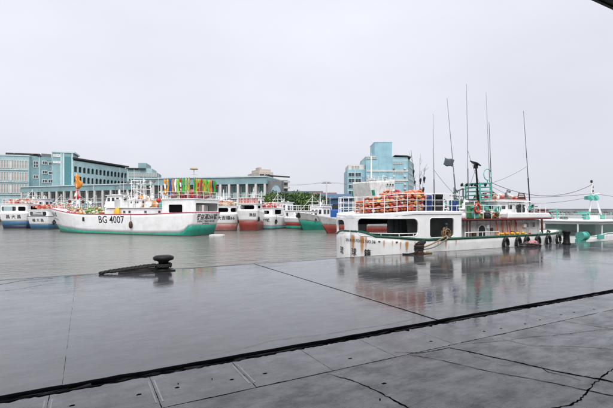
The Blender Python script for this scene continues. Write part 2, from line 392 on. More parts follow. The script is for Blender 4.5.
# worn strip along the quay's edge
mb = MB(); pts_a = []; pts_b = []
for i in range(260):
    u = -14+i*.18; pts_a.append((u, 11.86+random.uniform(-.05, .03)+.06*math.sin(u*1.7), .0055)); pts_b.append((u, 11.965+random.uniform(-.02, .015), .0055))
mb.v = pts_a+pts_b; mb.f = [(i, i+1, 260+i+1, 260+i) for i in range(259)]; mb.m = [0]*259
mb.build('edge_wear', M_EDGE, quay)
crack([(-20, 287), (30, 280), (75, 276.5), (120, 273.5), (180, 270)], .03, .012, z=.0042, wob=.05); crack([(-10, 293), (25, 288), (62, 283), (95, 280)], .018, .008, z=.0042, wob=.05); crack([(20, 283.5), (60, 279.5), (100, 276)], .012, .012, z=.0046, wob=.03)
crack([(200, 271.5), (260, 267.5), (330, 262.5)], .012, .006, z=.0042, wob=.04)
# the roof that the photographer stands under: only its eave enters the picture
roof = thing('canopy_roof', 'black eave of a roof overhanging the quay in the top right corner', 'roof', (0, -3, 0))
mb = MB(); mb.prism([(-30, -9), (45, -9), (45, 7.16), (-30, 7.16)], 5.62, 5.85); mb.build('roof_deck', M_RUBBER, roof)
mb = MB(); mb.bbox(-30, 45, 7.163, 7.22, 5.60, 5.98); mb.build('fascia', M_RUBBER, roof)
for u in (-22, -8, 6, 20, 34):
    mb = MB(); mb.bbox(u-.15, u+.15, -5.15, -4.85, 0, 5.61); mb.build('post', M_STEEL, roof)
    mb = MB(); mb.bbox(u-.1, u+.1, -9, 7.0, 5.3, 5.61); mb.build('beam', M_STEEL, roof)
# ------------------------------------------------------------------ near bollard, rope and timber
p = at_v(163.5, 250, 11.70)
bo = thing('bollard', 'low black iron mooring bollard with mushroom cap, beside a rope on the quay edge', 'bollard', (p.x, p.y, 0))
mb = MB(); mb.lathe([(.20, 0), (.20, .03), (.15, .06), (.135, .12), (.135, .24), (.18, .275)], n=20); mb.build('post', M_IRON, bo, smooth=True)
mb = MB(); mb.lathe([(.18, .272), (.245, .285), (.275, .33), (.265, .38), (.20, .41), (.08, .42)], n=24); mb.build('cap', M_IRON, bo, smooth=True)
mb = MB(); mb.prism([(-.28, -.25), (.28, -.25), (.28, .25), (-.28, .25)], .003, .028); mb.build('base_plate', M_IRON, bo, bevel=.01)
mb = MB()
pl = [Vector((.19*math.cos(a)*1.0, .19*math.sin(a), .10+.035*(a/(2*PI)))) for a in [k*.35 for k in range(40)]]
end = at_z(98, 270); end.y = 11.70
tail = [Vector((-.20, .0, .17)), Vector((-.5, .02, .15)), Vector((-.9, .03, .11)), Vector((-1.3, .05, .07)), Vector((end.x-p.x, end.y-p.y, .03))]
sm = []
for a, b_ in zip(tail, tail[1:]): sm += [a.lerp(b_, i/6) for i in range(6)]
mb.twist(pl, .038); mb.twist(sm+[tail[-1]], .045)
sm2 = [q+Vector((.02, -.07+.03*math.sin(i*.7), -.02 if q.z > .06 else .003)) for i, q in enumerate(sm[:20])]
mb.twist(sm2, .034)
r_ = mb.build('mooring_rope', M_ROPED, smooth=True); r_.location = (p.x, p.y, 0)
tag(r_, 'thick black mooring rope wound round the lone bollard and trailing left', 'rope')
tb = MB(); tb.box((0, 0, .05), (1.15, .16, .085)); o = tb.build('timber_baulk', paint('wet_timber', (.12, .11, .10), .4, grime=.4, scale=6), bevel=.012)
o.location = (p.x-.55, 11.80, .002); tag(o, 'short grey timber lying under the rope left of the bollard', 'timber')
ORD = ["first", "second", "third", "fourth", "fifth", "sixth", "seventh", "eighth", "ninth", "tenth", "eleventh", "twelfth", "thirteenth", "fourteenth", "fifteenth", "sixteenth", "seventeenth", "eighteenth", "nineteenth", "twentieth", "twenty-first", "twenty-second", "twenty-third", "twenty-fourth", "last"]
# ================================================================== BOATS
def lerp(a, b, t): return a+(b-a)*t
def interp(tab, t):
    for (a, va), (b, vb) in zip(tab, tab[1:]):
        if t <= b:
            k = max(0, (t-a)/(b-a)); k = k*k*(3-2*k); return lerp(va, vb, k)
    return tab[-1][1]
class Hull:
    """x from stern (0) to bow (L), z = 0 at the water"""
    def __init__(s, L, B, sheer, boot, stern='transom', a=1., tb=.55, q=2.2, rake=2., under=.6, flare=.7, botw=.80):
        s.L, s.B, s.sheer, s.boot = L, B, sheer, boot; s.stern, s.a, s.tb, s.q, s.rake, s.under, s.flare, s.botw = stern, a, tb, q, rake, under, flare, botw
        ts = []
        if stern == 'round':
            ts = [a/L*(1-math.cos(PI/2*k/9)) for k in range(9)]; x0 = a/L
        else: ts = [0, .008, .02, .04, .07]; x0 = .1
        s.ts = ts+[x0+(1-x0)*k/22 for k in range(22)]+[.985, 1.0]
    def zs(s, t): return interp(s.sheer, t)
    def zb(s, t): return interp(s.boot, t)
    def pt(s, t, z, side):
        b = s.B/2; L = s.L
        if s.stern == 'round': st = math.sqrt(max(0, 1-((s.a-t*L)/s.a)**2)) if t*L < s.a else 1
        else: st = .90+.10*min(1, t/.05)**.5 if t < .05 else 1
        k = max(0, (t-s.tb)/(1-s.tb))
        top = b*st*(1-k**s.q); bot = b*s.botw*(st if s.stern != 'round' else st)*(1-k**(s.q*.62))
        f = min(1, max(0, (z+.5)/(s.zs(t)+.5)))
        hb = lerp(bot, top, f**s.flare)
        x = t*L-s.rake*(1-f)*k**1.4+(s.under*(1-f)*max(0, 1-t/.12) if s.stern != 'round' else 0)
        return Vector((x, side*max(hb, .015), z))
    def part(s, zlo, zhi, n_):
        mb = MB(); K = len(s.ts)
        for t in s.ts:
            lo, hi = zlo(t), zhi(t)
            mb.v += [tuple(s.pt(t, lerp(lo, hi, j/n_), -1)) for j in range(n_+1)]+[tuple(s.pt(t, lerp(lo, hi, j/n_), 1)) for j in range(n_+1)]
        W = 2*(n_+1)
        for i in range(K-1):
            for j in range(n_):
                a = i*W+j; mb.f.append((a, a+W, a+W+1, a+1)); c = i*W+n_+1+j; mb.f.append((c+1, c+W+1, c+W, c))
        if s.stern != 'round':
            for j in range(n_): mb.f.append((j, j+1, n_+1+j+1, n_+1+j))
        mb.m = [0]*len(mb.f); return mb
    def deck(s, drop):
        mb = MB()
        for t in s.ts:
            z = s.zs(t)-drop
            for sd in (-1, 1):
                q = s.pt(t, z, sd); q.y *= .97; mb.v.append(tuple(q))
        K = len(s.ts); mb.f = [(2*i, 2*i+2, 2*i+3, 2*i+1) for i in range(K-1)]; mb.m = [0]*(K-1); return mb
    def sheer_line(s, side, dz=0, out=.02, t0=0, t1=1):
        pts = []
        for t in s.ts:
            if t0 <= t <= t1: q = s.pt(t, s.zs(t)+dz, side); q.y += side*out; pts.append(q)
        return pts
    def side_at(s, x, z, side, off=.02):
        t = x/s.L
        for _ in range(12):
            q = s.pt(min(1, max(0, t)), z, side); t += (x-q.x)/s.L*.8
        q = s.pt(min(1, max(0, t)), z, side); q.y += side*off; return q
def make_hull(root, h, mh, mboot, mstripe, drop=.8, mdeck=None, stripe_r=.05):
    mb = h.part(h.zb, h.zs, 6); o = mb.build('hull', mh, root, smooth=True, solid=.05, recalc=False)
    mb = h.part(lambda t: -.5, h.zb, 3); bt = mb.build('bottom_paint', mboot, o, smooth=True, solid=.05, recalc=False)
    h.deck(drop).build('deck', mdeck or M_DECK, root)
    if mstripe:
        mb = MB()
        for sd in (-1, 1): mb.tube(h.sheer_line(sd), stripe_r, 6)
        if h.stern != 'round':
            a, b = h.pt(0, h.zs(0), -1), h.pt(0, h.zs(0), 1); mb.tube([a+Vector((-.02, 0, 0)), b+Vector((-.02, 0, 0))], stripe_r, 6)
        mb.build('rubbing_strake', mstripe, o)
    return o
def house_path(x0, x1, hw, r=.35, hw1=None):
    """U-shaped plan round the stern: near side, stern, far side"""
    hw1 = hw1 or hw; p = [(x1, -hw1)]
    p += [(x0+r-r*math.sin(PI/2*k/6), -hw+r-r*math.cos(PI/2*k/6)) for k in range(7)]
    p += [(x0+r-r*math.cos(PI/2*k/6), hw-r+r*math.sin(PI/2*k/6)) for k in range(7)]
    return p+[(x1, hw1)]
def stern_canopy(root, h, x1, ztop, wall, stern_open, side_open, roofmat=None, hw=None, z0=None, rail=True, mrail=None, crown=.08, zsill=None):
    hw = hw or h.B/2*.93; path = house_path(.12, x1, hw); z0 = z0 if z0 is not None else h.zs(0)-.05
    T1 = x1-.12-.35; arc = PI/2*.35; Ts = 2*hw-.7
    op = []
    for a, b, lo, hi in side_open:          # measured from the stern forward
        op.append((T1+.12+.35-b, T1+.12+.35-a, lo, hi, .16)); op.append((T1+2*arc+Ts+a-.12-.35, T1+2*arc+Ts+b-.12-.35, lo, hi, .16))
    for a, b, lo, hi in stern_open:         # fractions of the stern's width, from the left seen from astern
        op.append((T1+arc*.6+(Ts+arc*.8)*(1-b), T1+arc*.6+(Ts+arc*.8)*(1-a), lo, hi, .18))
    o, pos, T = wall_path(path, z0, ztop, op, wall, root, 'stern_house', .07, .2)
    q = Vector((x1-.1, 0, 0)); mb = MB(); mb.bbox(x1-.35, x1-.30, -hw+.1, hw-.1, h.zs(.2)-.8, ztop-.02); mb.build('bulkhead', M_DARK, root)
    mb = MB(); pts = house_path(.0, x1+.05, hw+.12, .45); mb.prism(pts, ztop+.001, ztop+.10)
    mb.build('roof', roofmat or wall, root)
    if rail: railing(root, house_path(.14, x1, hw-.03, .4), ztop+.1, .75, mrail or M_WHITE, 1.1)
    return pos, T
def railing(root, path, z, hgt, mat, spacing=1., bars=(1., .5), r=.02, name='railing'):
    P_ = [Vector((*p[:2], 0)) for p in path]; acc = [0]
    for a, b in zip(P_, P_[1:]): acc.append(acc[-1]+(b-a).length)
    fz = z if callable(z) else (lambda p: z)
    def pos(s_):
        for i in range(len(P_)-1):
            if s_ <= acc[i+1]+1e-6: return P_[i].lerp(P_[i+1], (s_-acc[i])/max(1e-9, acc[i+1]-acc[i]))
        return P_[-1]
    mb = MB()
    for k in bars: mb.tube([(p.x, p.y, fz(p)+hgt*k) for p in P_], r, 6)
    o = mb.build(name, mat, root); K = max(2, int(acc[-1]/spacing))
    for i in range(K+1):
        p = pos(acc[-1]*i/K); mb = MB(); mb.tube([(p.x, p.y, fz(p)), (p.x, p.y, fz(p)+hgt)], r*1.15, 6); mb.build('rail_post', mat, o)
    return o
def window_row(root, xs, y, z, w_, h_, axis='x', mat=None, frame=None, name='window'):
    for x in xs:
        mb = MB(); f = .03
        if axis == 'x': mb.box((x, y, z), (w_, .05, h_)); mb.cm = 1; mb.box((x, y, z), (w_-.08, .07, h_-.08))
        else: mb.box((y, x, z), (.05, w_, h_)); mb.cm = 1; mb.box((y, x, z), (.07, w_-.08, h_-.08))
        mb.build(name, [frame or M_WHITE, mat or M_GLASS], root)
def cabin(root, x0, x1, hw, z0, z1, mat, nwin=3, roofmat=None, wins=True, slope=.25, name='wheelhouse', over=.15, frontbow=True):
    mb = MB(); mb.v = [(x0, -hw, z0), (x1, -hw, z0), (x1, hw, z0), (x0, hw, z0), (x0+.05, -hw*.95, z1), (x1-slope, -hw*.95, z1), (x1-slope, hw*.95, z1), (x0+.05, hw*.95, z1)]
    mb.f = [(3, 2, 1, 0), (4, 5, 6, 7), (0, 1, 5, 4), (1, 2, 6, 5), (2, 3, 7, 6), (3, 0, 4, 7)]; mb.m = [0]*6
    o = mb.build(name, mat, root, bevel=.06)
    mb = MB(); mb.bbox(x0-over, x1-slope+over, -hw*.95-over, hw*.95+over, z1+.001, z1+.07); mb.build('roof', roofmat or mat, o, bevel=.02)
    if wins:
        zc = lerp(z0, z1, .68); hh = (z1-z0)*.34; W = (x1-x0-slope-.2)/nwin
        for sd in (-1, 1): window_row(o, [x0+.2+W*(i+.5) for i in range(nwin)], sd*hw*.965, zc, W*.7, hh)
        W2 = hw*1.8/3
        window_row(o, [-hw*.9+W2*(i+.5) for i in range(3)], x1-slope*.6, zc, W2*.78, hh, 'y')
        window_row(o, [-hw*.9+W2*(i+.5) for i in (0, 2)], x0+.03, zc, W2*.6, hh, 'y')
    return o
def antenna(root, base, top, r=.03, mat=None, name='antenna'):
    base, top = Vector(base), Vector(top); mb = MB(); mb.tube([base, base.lerp(top, .35)], r, 6); mb.tube([base.lerp(top, .35), top], r*.6, 5, r*.25)
    return mb.build(name, mat or M_STEEL, root)
FLOATS = {}
def float_mesh(key, mat, r=.13):
    if key not in FLOATS:
        mb = MB(); mb.sphere((0, 0, 0), r, 10, 6, (1, 1, .88)); FLOATS[key] = mb.mesh('net_float', mat, True)
    return FLOATS[key]
FCOL = {'orange': paint('float_orange', (.66, .17, .06), .5, grime=.3, scale=6), 'salmon': paint('float_salmon', (.66, .28, .19), .6, grime=.35, scale=6),
        'red': paint('float_red', (.50, .05, .05), .5, grime=.3, scale=6), 'yellow': paint('float_yellow', (.68, .40, .08), .55, grime=.3, scale=6),
        'white': paint('float_white', (.68, .66, .62), .6, grime=.35, scale=6), 'magenta': paint('float_pink', (.55, .11, .19), .5, grime=.3, scale=6),
        'tan': paint('float_tan', (.48, .38, .26), .7, grime=.4, scale=6), 'lime': paint('float_lime', (.25, .42, .12), .6, grime=.4, scale=6)}
def heap(loc, rz, sx, sy, hgt, keys, label, n_=90, r=.15, cat='floats', seed=1):
    """a far heap of floats and nets: too small to pick apart, one object"""
    rnd = random.Random(seed); mb = MB(); kk = list(keys)
    for i in range(n_):
        x, y = rnd.uniform(-1, 1), rnd.uniform(-1, 1); top = hgt*(1-.5*max(abs(x), abs(y))**3)
        mb.cm = rnd.randrange(len(kk)); q = rnd.uniform(.75, 1.2)
        mb.sphere((x*sx/2, y*sy/2, r*.8+rnd.random()**.6*max(0, top-r)), r*q, 7, 4, (1.15, 1.15, .85))
    mb.cm = 0; mb.lathe([(sx*.42, .0), (sx*.4, hgt*.4), (sx*.25, hgt*.62)], (0, 0, 0), 8, Matrix.Diagonal((1, sy/sx, 1)))
    o = mb.build('float_heap', [FCOL[k] for k in kk], None, True, recalc=False); o.location = loc; o.rotation_euler.z = rz
    o['kind'] = 'stuff'; o['label'] = label; o['category'] = cat; return o
def boat_root(label, stern, bow, cat='fishing boat', group='fishing boats across the harbour'):
    d = (bow-stern); a = math.atan2(d.y, d.x)
    r = thing('fishing_boat', label, cat, (stern.x, stern.y, WATER), a, group); return r, Vector((d.x, d.y, 0)).length
def onboat(root, x, y, z):
    a = root.rotation_euler.z; return (root.location.x+x*math.cos(a)-y*math.sin(a), root.location.y+x*math.sin(a)+y*math.cos(a), WATER+z)
def D(px, d): q = at(px, HZ, d); return Vector((q.x, q.y, 0))
def transom_text(h, zc, off=.05):
    def fn(x, y):
        z = zc+y; q = h.pt(0, z, 1); return (q.x-off, -x, z)
    return fn

# ------------------------------------------------------------------ white boat with the big registration (left of centre)
bt, L = boat_root('large white fishing boat with green bottom, red sheer line and BG 4007 on its side', D(208, 45), D(49.5, 55))
h = Hull(L, 5.0, [(0, 2.55), (.3, 2.33), (.6, 2.35), (1, 3.1)], [(0, 1.2), (.014, 1.17), (.055, .36), (.3, .26), (.6, .36), (.8, .62), (1, .85)], tb=.62, q=2.4, rake=2.6, under=.9, botw=.86)
bo_h = make_hull(bt, h, M_WHITE, M_BOOTG, M_REDL, drop=.9)
side = 1          # the port side faces the camera
lettering('BG 4007', 1.2, lambda x, y: h.side_at(.456*L-x, 1.68+y*1., side, .03), M_BLACK, bo_h, stretch=.95)
lettering('昇漁益 6號', .62, lambda x, y: h.side_at(.925*L-x, 2.25+y, side, .03), M_BLACK, bo_h)
lettering('SHENG YU YI NO.6', .26, lambda x, y: h.side_at(.90*L-x, 1.70+y-.12*x, side, .03), M_BLACK, bo_h)
lettering('昇益滿266號', .66, transom_text(h, 2.03), M_BLACK, bo_h)
lettering('SHENG YI MAN NO.266', .30, transom_text(h, 1.58), M_BLACK, bo_h)
lettering('KAOHSIUNG', .20, transom_text(h, 1.34), M_BLACK, bo_h)
mb = MB(); q = h.side_at(.63*L, 1.75, 1, .0); mb.box(q, (.34, .12, .46), -.05); mb.build('hawse_port', M_BLACK, bo_h)
for tx in (.335, .40, .20):
    if tx == .335:
        mb = MB(); q = h.side_at(tx*L, 1.15, 1, .16); mb.sphere(q, .22, 10, 7, (1, 1, 1.9)); mb.tube([q+Vector((0, 0, .35)), h.side_at(tx*L, 2.4, 1, .05)], .025, 5); mb.build('fender', M_RIRON, bt, True)
stern_canopy(bt, h, 4.3, 3.95, M_WHITE, [(.05, .95, 2.66, 3.58)], [(1.55, 3.4, 2.5, 3.4)], rail=True)
mb = MB(); mb.bbox(4.2, 13.6, -1.75, 1.75, 1.5, 3.05); dh = mb.build('deckhouse', M_WHITE, bt, bevel=.08)
window_row(dh, [5.2, 7.2, 9.6, 10.4], 1.76, 2.62, .42, .34)
mb = MB(); mb.bbox(4.4, 13.3, -1.9, 1.9, 3.051, 3.12); mb.build('boat_deck', M_WHITE, dh)
whl = cabin(bt, 11.2, 14.0, 1.55, 3.121, 4.55, M_WHITE, 3, slope=.5)
mb = MB(); mb.bbox(13.2, 13.7, -.6, .6, 4.63, 4.75); mb.build('spoiler', M_WHITE, whl)
cabin(bt, 8.6, 10.4, 1.1, 3.121, 4.0, M_WHITE, 2, slope=.1, name='engine_casing')
railing(bt, [(4.5, 1.85), (11.0, 1.85)], 3.13, .8, M_WHITE, 1.0); railing(bt, [(4.5, -1.85), (11.0, -1.85)], 3.13, .8, M_WHITE, 1.0)
railing(bt, [(.84*L, 1.55), (.93*L, .9), (.985*L, .15), (.93*L, -.9), (.84*L, -1.55)], lambda p: 2.85, .55, M_WHITE, 1.2)
for i, (x, y, hh) in enumerate([(12.4, .5, 8.0), (13.0, -.6, 7.2), (9.4, 1.2, 7.6), (10.1, -.9, 7.0), (17.4, 0, 6.9), (6.1, .9, 7.0)]): antenna(bt, (x, y, 3.0 if x < 14 else 1.6), (x+.1, y, hh), .04, M_WHITE)
# pylon over the boat deck with lattice arms
mb = MB()
for x in (8.9, 10.3):
    for y in (-.8, .8): mb.tube([(x, y, 3.1), (x, y, 6.3)], .05, 6)
for z in (4.3, 5.3, 6.3):
    for y in (-.8, .8): mb.tube([(8.9, y, z), (10.3, y, z)], .04, 6)
    for x in (8.9, 10.3): mb.tube([(x, -.8, z), (x, .8, z)], .04, 6)
mb.tube([(7.4, 0, 6.0), (11.8, 0, 6.0)], .05, 6); mb.build('lattice_pylon', M_WHITE, bt)
for x in (7.6, 8.6, 9.6, 10.6, 11.6): mb = MB(); mb.box((x, .1, 6.16), (.34, .3, .26)); mb.build('flood_lamp', M_STEEL, bt)
# orange tarpaulins on the boat deck
def tarp(loc, rz, sx, sy, hh, mat, label, seed=0):
    rnd = random.Random(seed); mb = MB(); n_ = 10; k = 7
    for i in range(n_+1):
        for j in range(k+1):
            x, y = i/n_*2-1, j/k*2-1; z = hh*(1-abs(x)**4)*(1-abs(y)**4)*rnd.uniform(.75, 1.05)
            mb.v.append((x*sx/2+rnd.uniform(-.03, .03), y*sy/2+rnd.uniform(-.03, .03), max(.0, z)))
    for i in range(n_):
        for j in range(k): a = i*(k+1)+j; mb.f.append((a, a+k+1, a+k+2, a+1))
    mb.f.append(tuple([i*(k+1) for i in range(n_+1)]+[n_*(k+1)+j for j in range(1, k+1)]+[i*(k+1)+k for i in range(n_-1, -1, -1)]+[j for j in range(k-1, 0, -1)]))
    mb.m = [0]*len(mb.f); o = mb.build('tarpaulin', mat, None, True); o.location = loc; o.rotation_euler.z = rz; return tag(o, label, 'tarpaulin')
az = bt.rotation_euler.z
tarp(onboat(bt, 7.0, .6, 3.125), az, 2.6, 2.0, .85, paint('brown_orange_cloth', (.50, .22, .06), .7, grime=.5, scale=3), 'orange tarpaulin heap nearest the stern house on the BG 4007 boat', 1)
tarp(onboat(bt, 9.5, .1, 4.075), az, 1.6, 1.6, .5, M_ORANGE, 'orange cover on the small casing amidships of the BG 4007 boat', 2)
tarp(onboat(bt, 11.2, 2.1, 1.46), az, 1.0, .55, 1.7, M_YELLOW, 'small yellow-orange bundle on the side deck above the number BG 4007', 3)
# foredeck clutter and the bow mast with flags
heap(onboat(bt, 16.2, .3, 1.5), az, 3.6, 3.2, 1.75, ['lime', 'tan', 'white', 'lime', 'red'], 'green and white fishing gear heaped on the foredeck of the BG 4007 boat', 150, .17, 'fishing gear', 3)
heap(onboat(bt, 20.6, 0, 1.7), az, 2.0, 2.0, 1.6, ['tan', 'white', 'yellow', 'magenta'], 'pale gear piled at the foot of the BG 4007 boat\'s bow mast', 70, .16, 'fishing gear', 4)
mb = MB(); mx_ = .80*L
mb.tube([(mx_, 0, 1.8), (mx_, 0, 7.6)], .09, 8, .05); mb.tube([(mx_-.9, 0, 1.9), (mx_, 0, 5.6)], .05, 6); mb.tube([(mx_, -1.1, 4.2), (mx_, 1.1, 4.2)], .04, 6); mb.build('bow_mast', M_WHITE, bt)
for y in (-.95, .95): mb = MB(); mb.sphere((mx_, y, 3.95), .2, 10, 7); mb.build('signal_ball', M_DKRED, bt, True)
def cloth_flag(root_loc, rz, pts, w_, mat, name, label, thick=.015, cat='flag', group=None, mat2=None):
    """vertical ragged cloth: list of (x, z) for its hoist, with waves"""
    mb = MB(); n_ = 7
    for i in range(len(pts)):
        x, z, ww = pts[i]
        rg = random.uniform(.75, 1.2); e_ = random.uniform(-.08, .08)
        for j in range(n_+1): mb.v.append((x+e_+ww*rg*j/n_, .10*math.sin(j*1.6+i*.8), z-.10*math.sin(j*1.7+i*2.1)*ww))
    for i in range(len(pts)-1):
        for j in range(n_): a = i*(n_+1)+j; mb.f.append((a, a+1, a+n_+2, a+n_+1)); mb.m.append(1 if (mat2 and j in (2, 3, 4) and 0 < i < len(pts)-2) else 0)
    o = mb.build(name, [mat]+([mat2] if mat2 else []), None, True, solid=thick, recalc=False); o.location = root_loc; o.rotation_euler.z = rz; return tag(o, label, cat, group)
cloth_flag(onboat(bt, mx_+.1, 0, 0), az+PI, [(0, 7.5, .55), (-.25, 7.1, 1.15), (-.2, 6.7, .85), (-.35, 6.3, 1.35), (-.1, 5.95, .9), (.1, 5.6, .5)], 1, M_ORANGE, 'flag', 'ragged orange flag at the top of the bow mast, BG 4007 boat')
cloth_flag(onboat(bt, mx_+.1, 0, 0), az+PI, [(-.12, 5.5, .62), (-.3, 5.1, .95), (-.4, 4.7, 1.15), (-.5, 4.3, 1.3)], 1, M_RED, 'flag', 'red flag with a white centre below the orange flag, BG 4007 boat', mat2=M_WHITE)
# banners on the stern roof
BAN = {'orange': M_ORANGE, 'blue': paint('banner_blue', (.03, .07, .30), .7), 'green': paint('banner_green', (.03, .42, .06), .7), 'lime': paint('banner_lime', (.25, .60, .06), .7),
       'red': M_RED, 'yellow': M_YELLOW, 'salmon': paint('banner_salmon', (.70, .24, .14), .7), 'navy': M_DKBLUE}
seq = ['orange', 'yellow', 'blue', 'salmon', 'white', 'lime', 'red', 'green', 'lime', 'yellow', 'green', 'yellow', 'lime', 'salmon', 'red', 'green', 'yellow', 'lime', 'green', 'lime', 'orange', 'salmon', 'navy', 'green', 'green']
BAN['white'] = M_WHITE
pA, pB = Vector((7.2, 1.2, 0)), Vector((.5, -1.9, 0)); pB2 = Vector((.5, 1.9, 0))
K = len(seq)
for i, cname in enumerate(seq):
    if i < 10: q = Vector((4.1, 1.95, 0)).lerp(Vector((.75, 1.95, 0)), i/9.5)
    else: q = Vector((.45, 1.85, 0)).lerp(Vector((.45, -2.0, 0)), (i-10)/(K-10.5))
    z0 = 4.051
    r = thing('banner', f'{cname} banner, {ORD[i]} from the left in the row over the BG 4007 stern', 'banner', onboat(bt, q.x, q.y, z0), az, 'banners over the BG 4007 stern')
    zt = 6.15-z0+.0; mb = MB(); mb.tube([(0, 0, 0), (0, 0, zt+.15)], .025, 5); mb.build('pole', M_STEEL, r)
    ang = 0 if i < 10 else PI/2; mb = MB(); wv = random.uniform(.20, .32); n_ = 6; zb_ = zt-random.uniform(1.35, 1.75)
    for a in range(8):
        for j in range(n_+1):
            x = wv*j/n_; y = .07*math.sin(j*1.3+a*.9+i); z = lerp(zt, zb_, a/7)-.05*math.sin(j+i)
            mb.v.append((x*math.cos(ang)-y*math.sin(ang), x*math.sin(ang)*-1+y*math.cos(ang), z))
    for a in range(7):
        for j in range(n_):
            k_ = a*(n_+1)+j; mb.f.append((k_, k_+1, k_+n_+2, k_+n_+1)); mb.m.append(1 if (i % 3 == 0 and a in (2, 3, 5) and 1 <= j <= 4) else 0)
    mb.build('cloth', [BAN[cname], BAN[random.choice(['yellow', 'orange', 'red', 'white', 'green'])]], r, True, solid=.012, recalc=False)
heap(onboat(bt, 2.2, 0, 4.06), az, 3.4, 3.6, .95, ['red', 'white', 'orange', 'magenta', 'tan'], 'red and white floats heaped on the stern roof of the BG 4007 boat', 190, .16, 'floats', 6)
mb = MB(); mb.box((0, 0, .42), (1.5, 1.1, .84)); o = mb.build('tank', M_MINT, None, bevel=.1); o.location = onboat(bt, 4.95, .9, 3.125); o.rotation_euler.z = az; tag(o, 'mint green tank between orange tarpaulin and banners, BG 4007 boat', 'tank')
ms = MB(); ms.tube([(1.9, 0, 4.0), (1.9, 0, 7.55)], .06, 8, .04); ms.tube([(1.9, -.7, 6.8), (1.9, .7, 6.8)], .03, 6); m_ = ms.build('stern_mast', M_WHITE, bt)
mb = MB(); mb.lathe([(.46, 7.35), (.44, 7.46), (.25, 7.56), (.06, 7.6)], (1.9, 0, 0), 14); mb.build('sun_shade', FCOL['tan'], m_, True)
mb = MB(); q = h.side_at(4.6, 3.0, 1, .05); mb.sphere((q.x, q.y, 3.85), .26, 10, 6); mb.tube([(q.x, q.y, 3.05), (q.x, q.y, 4.0)], .03, 5); mb.build('buoy', M_RED, bt, True)
M_SCUM = paint('weed_and_scum', (.035, .04, .03), .7, grime=.5, scale=3)
def clutter(root, x0, x1, hw, z, n_, seed, mats, hmax=1.2):
    rnd = random.Random(seed)
    for i in range(n_):
        x, y = rnd.uniform(x0, x1), rnd.uniform(-hw, hw); kind = rnd.randrange(5); m_ = rnd.choice(mats); mb = MB(); hh = rnd.uniform(.35, 1)*hmax
        if kind == 0: mb.box((x, y, z+hh*.3), (rnd.uniform(.3, .9), rnd.uniform(.3, .7), hh*.6), rnd.uniform(0, .4)); mb.build('locker', m_, root, bevel=.03)
        elif kind == 1: mb.tube([(x, y, z), (x, y, z+hh), (x+.12, y, z+hh+.12), (x+.3, y, z+hh+.08)], .07, 8); mb.build('vent_pipe', m_, root, True)
        elif kind == 2: mb.tube([(x, y, z), (x, y, z+hh*1.8)], .035, 6); mb.tube([(x, y, z+hh*1.8), (x+rnd.uniform(-1, 1), y, z+hh*1.5)], .03, 6); mb.tube([(x-.3, y, z+hh*1.3), (x+.3, y, z+hh*1.3)], .025, 6); mb.build('davit', m_, root)
        elif kind == 3: mb.lathe([(.16, 0), (.2, .05), (.2, hh*.4), (.14, hh*.5), (.14, hh*.62), (.22, hh*.66), (.1, hh*.75)], (x, y, z), 12); mb.build('mushroom_vent', m_, root, True)
        else:
            for q_ in (-.35, .35): mb.tube([(x+q_, y, z), (x+q_*.6, y, z+hh*1.2)], .03, 6)
            for k in range(4): t = (k+.5)/4; mb.tube([(x-.35*(1-.4*t), y, z+hh*1.2*t), (x+.35*(1-.4*t), y, z+hh*1.2*t)], .025, 6)
            mb.build('ladder_frame', m_, root)
CLM = [M_WHITE, M_WHITE, M_GREYW, M_STEEL, M_MINT]
clutter(bt, 4.8, 13.0, 1.6, 3.12, 34, 31, CLM, 1.7); clutter(bt, 14.5, 20.5, 1.3, 1.5, 18, 32, CLM, 2.0); clutter(bt, 11.6, 13.6, 1.1, 4.63, 5, 33, [M_WHITE, M_STEEL], .9); clutter(bt, 4.6, 10.8, 1.2, 4.05, 12, 34, [M_WHITE, M_WHITE, M_STEEL], 1.5)
h3 = Hull(L, 5.0, h.sheer, [(0, .12), (1, .12)], tb=.62, q=2.4, rake=2.6, under=.9, botw=.86); h3.part(lambda t: -.4, h3.zb, 1).build('scum_line', M_SCUM, bo_h, True, solid=.12, recalc=False)
# little white raft at its stern
rp = D(217, 43.5); rf = thing('work_raft', 'small white work raft floating at the green stern of the BG 4007 boat', 'raft', (rp.x, rp.y, WATER), az+.3)
mb = MB(); mb.bbox(-.75, .75, -.45, .45, -.1, .16); mb.build('float_body', M_GREYW, rf, bevel=.06)
mb = MB(); mb.bbox(-.70, .70, -.42, .42, .161, .20); mb.build('deck', M_WHITE, rf)

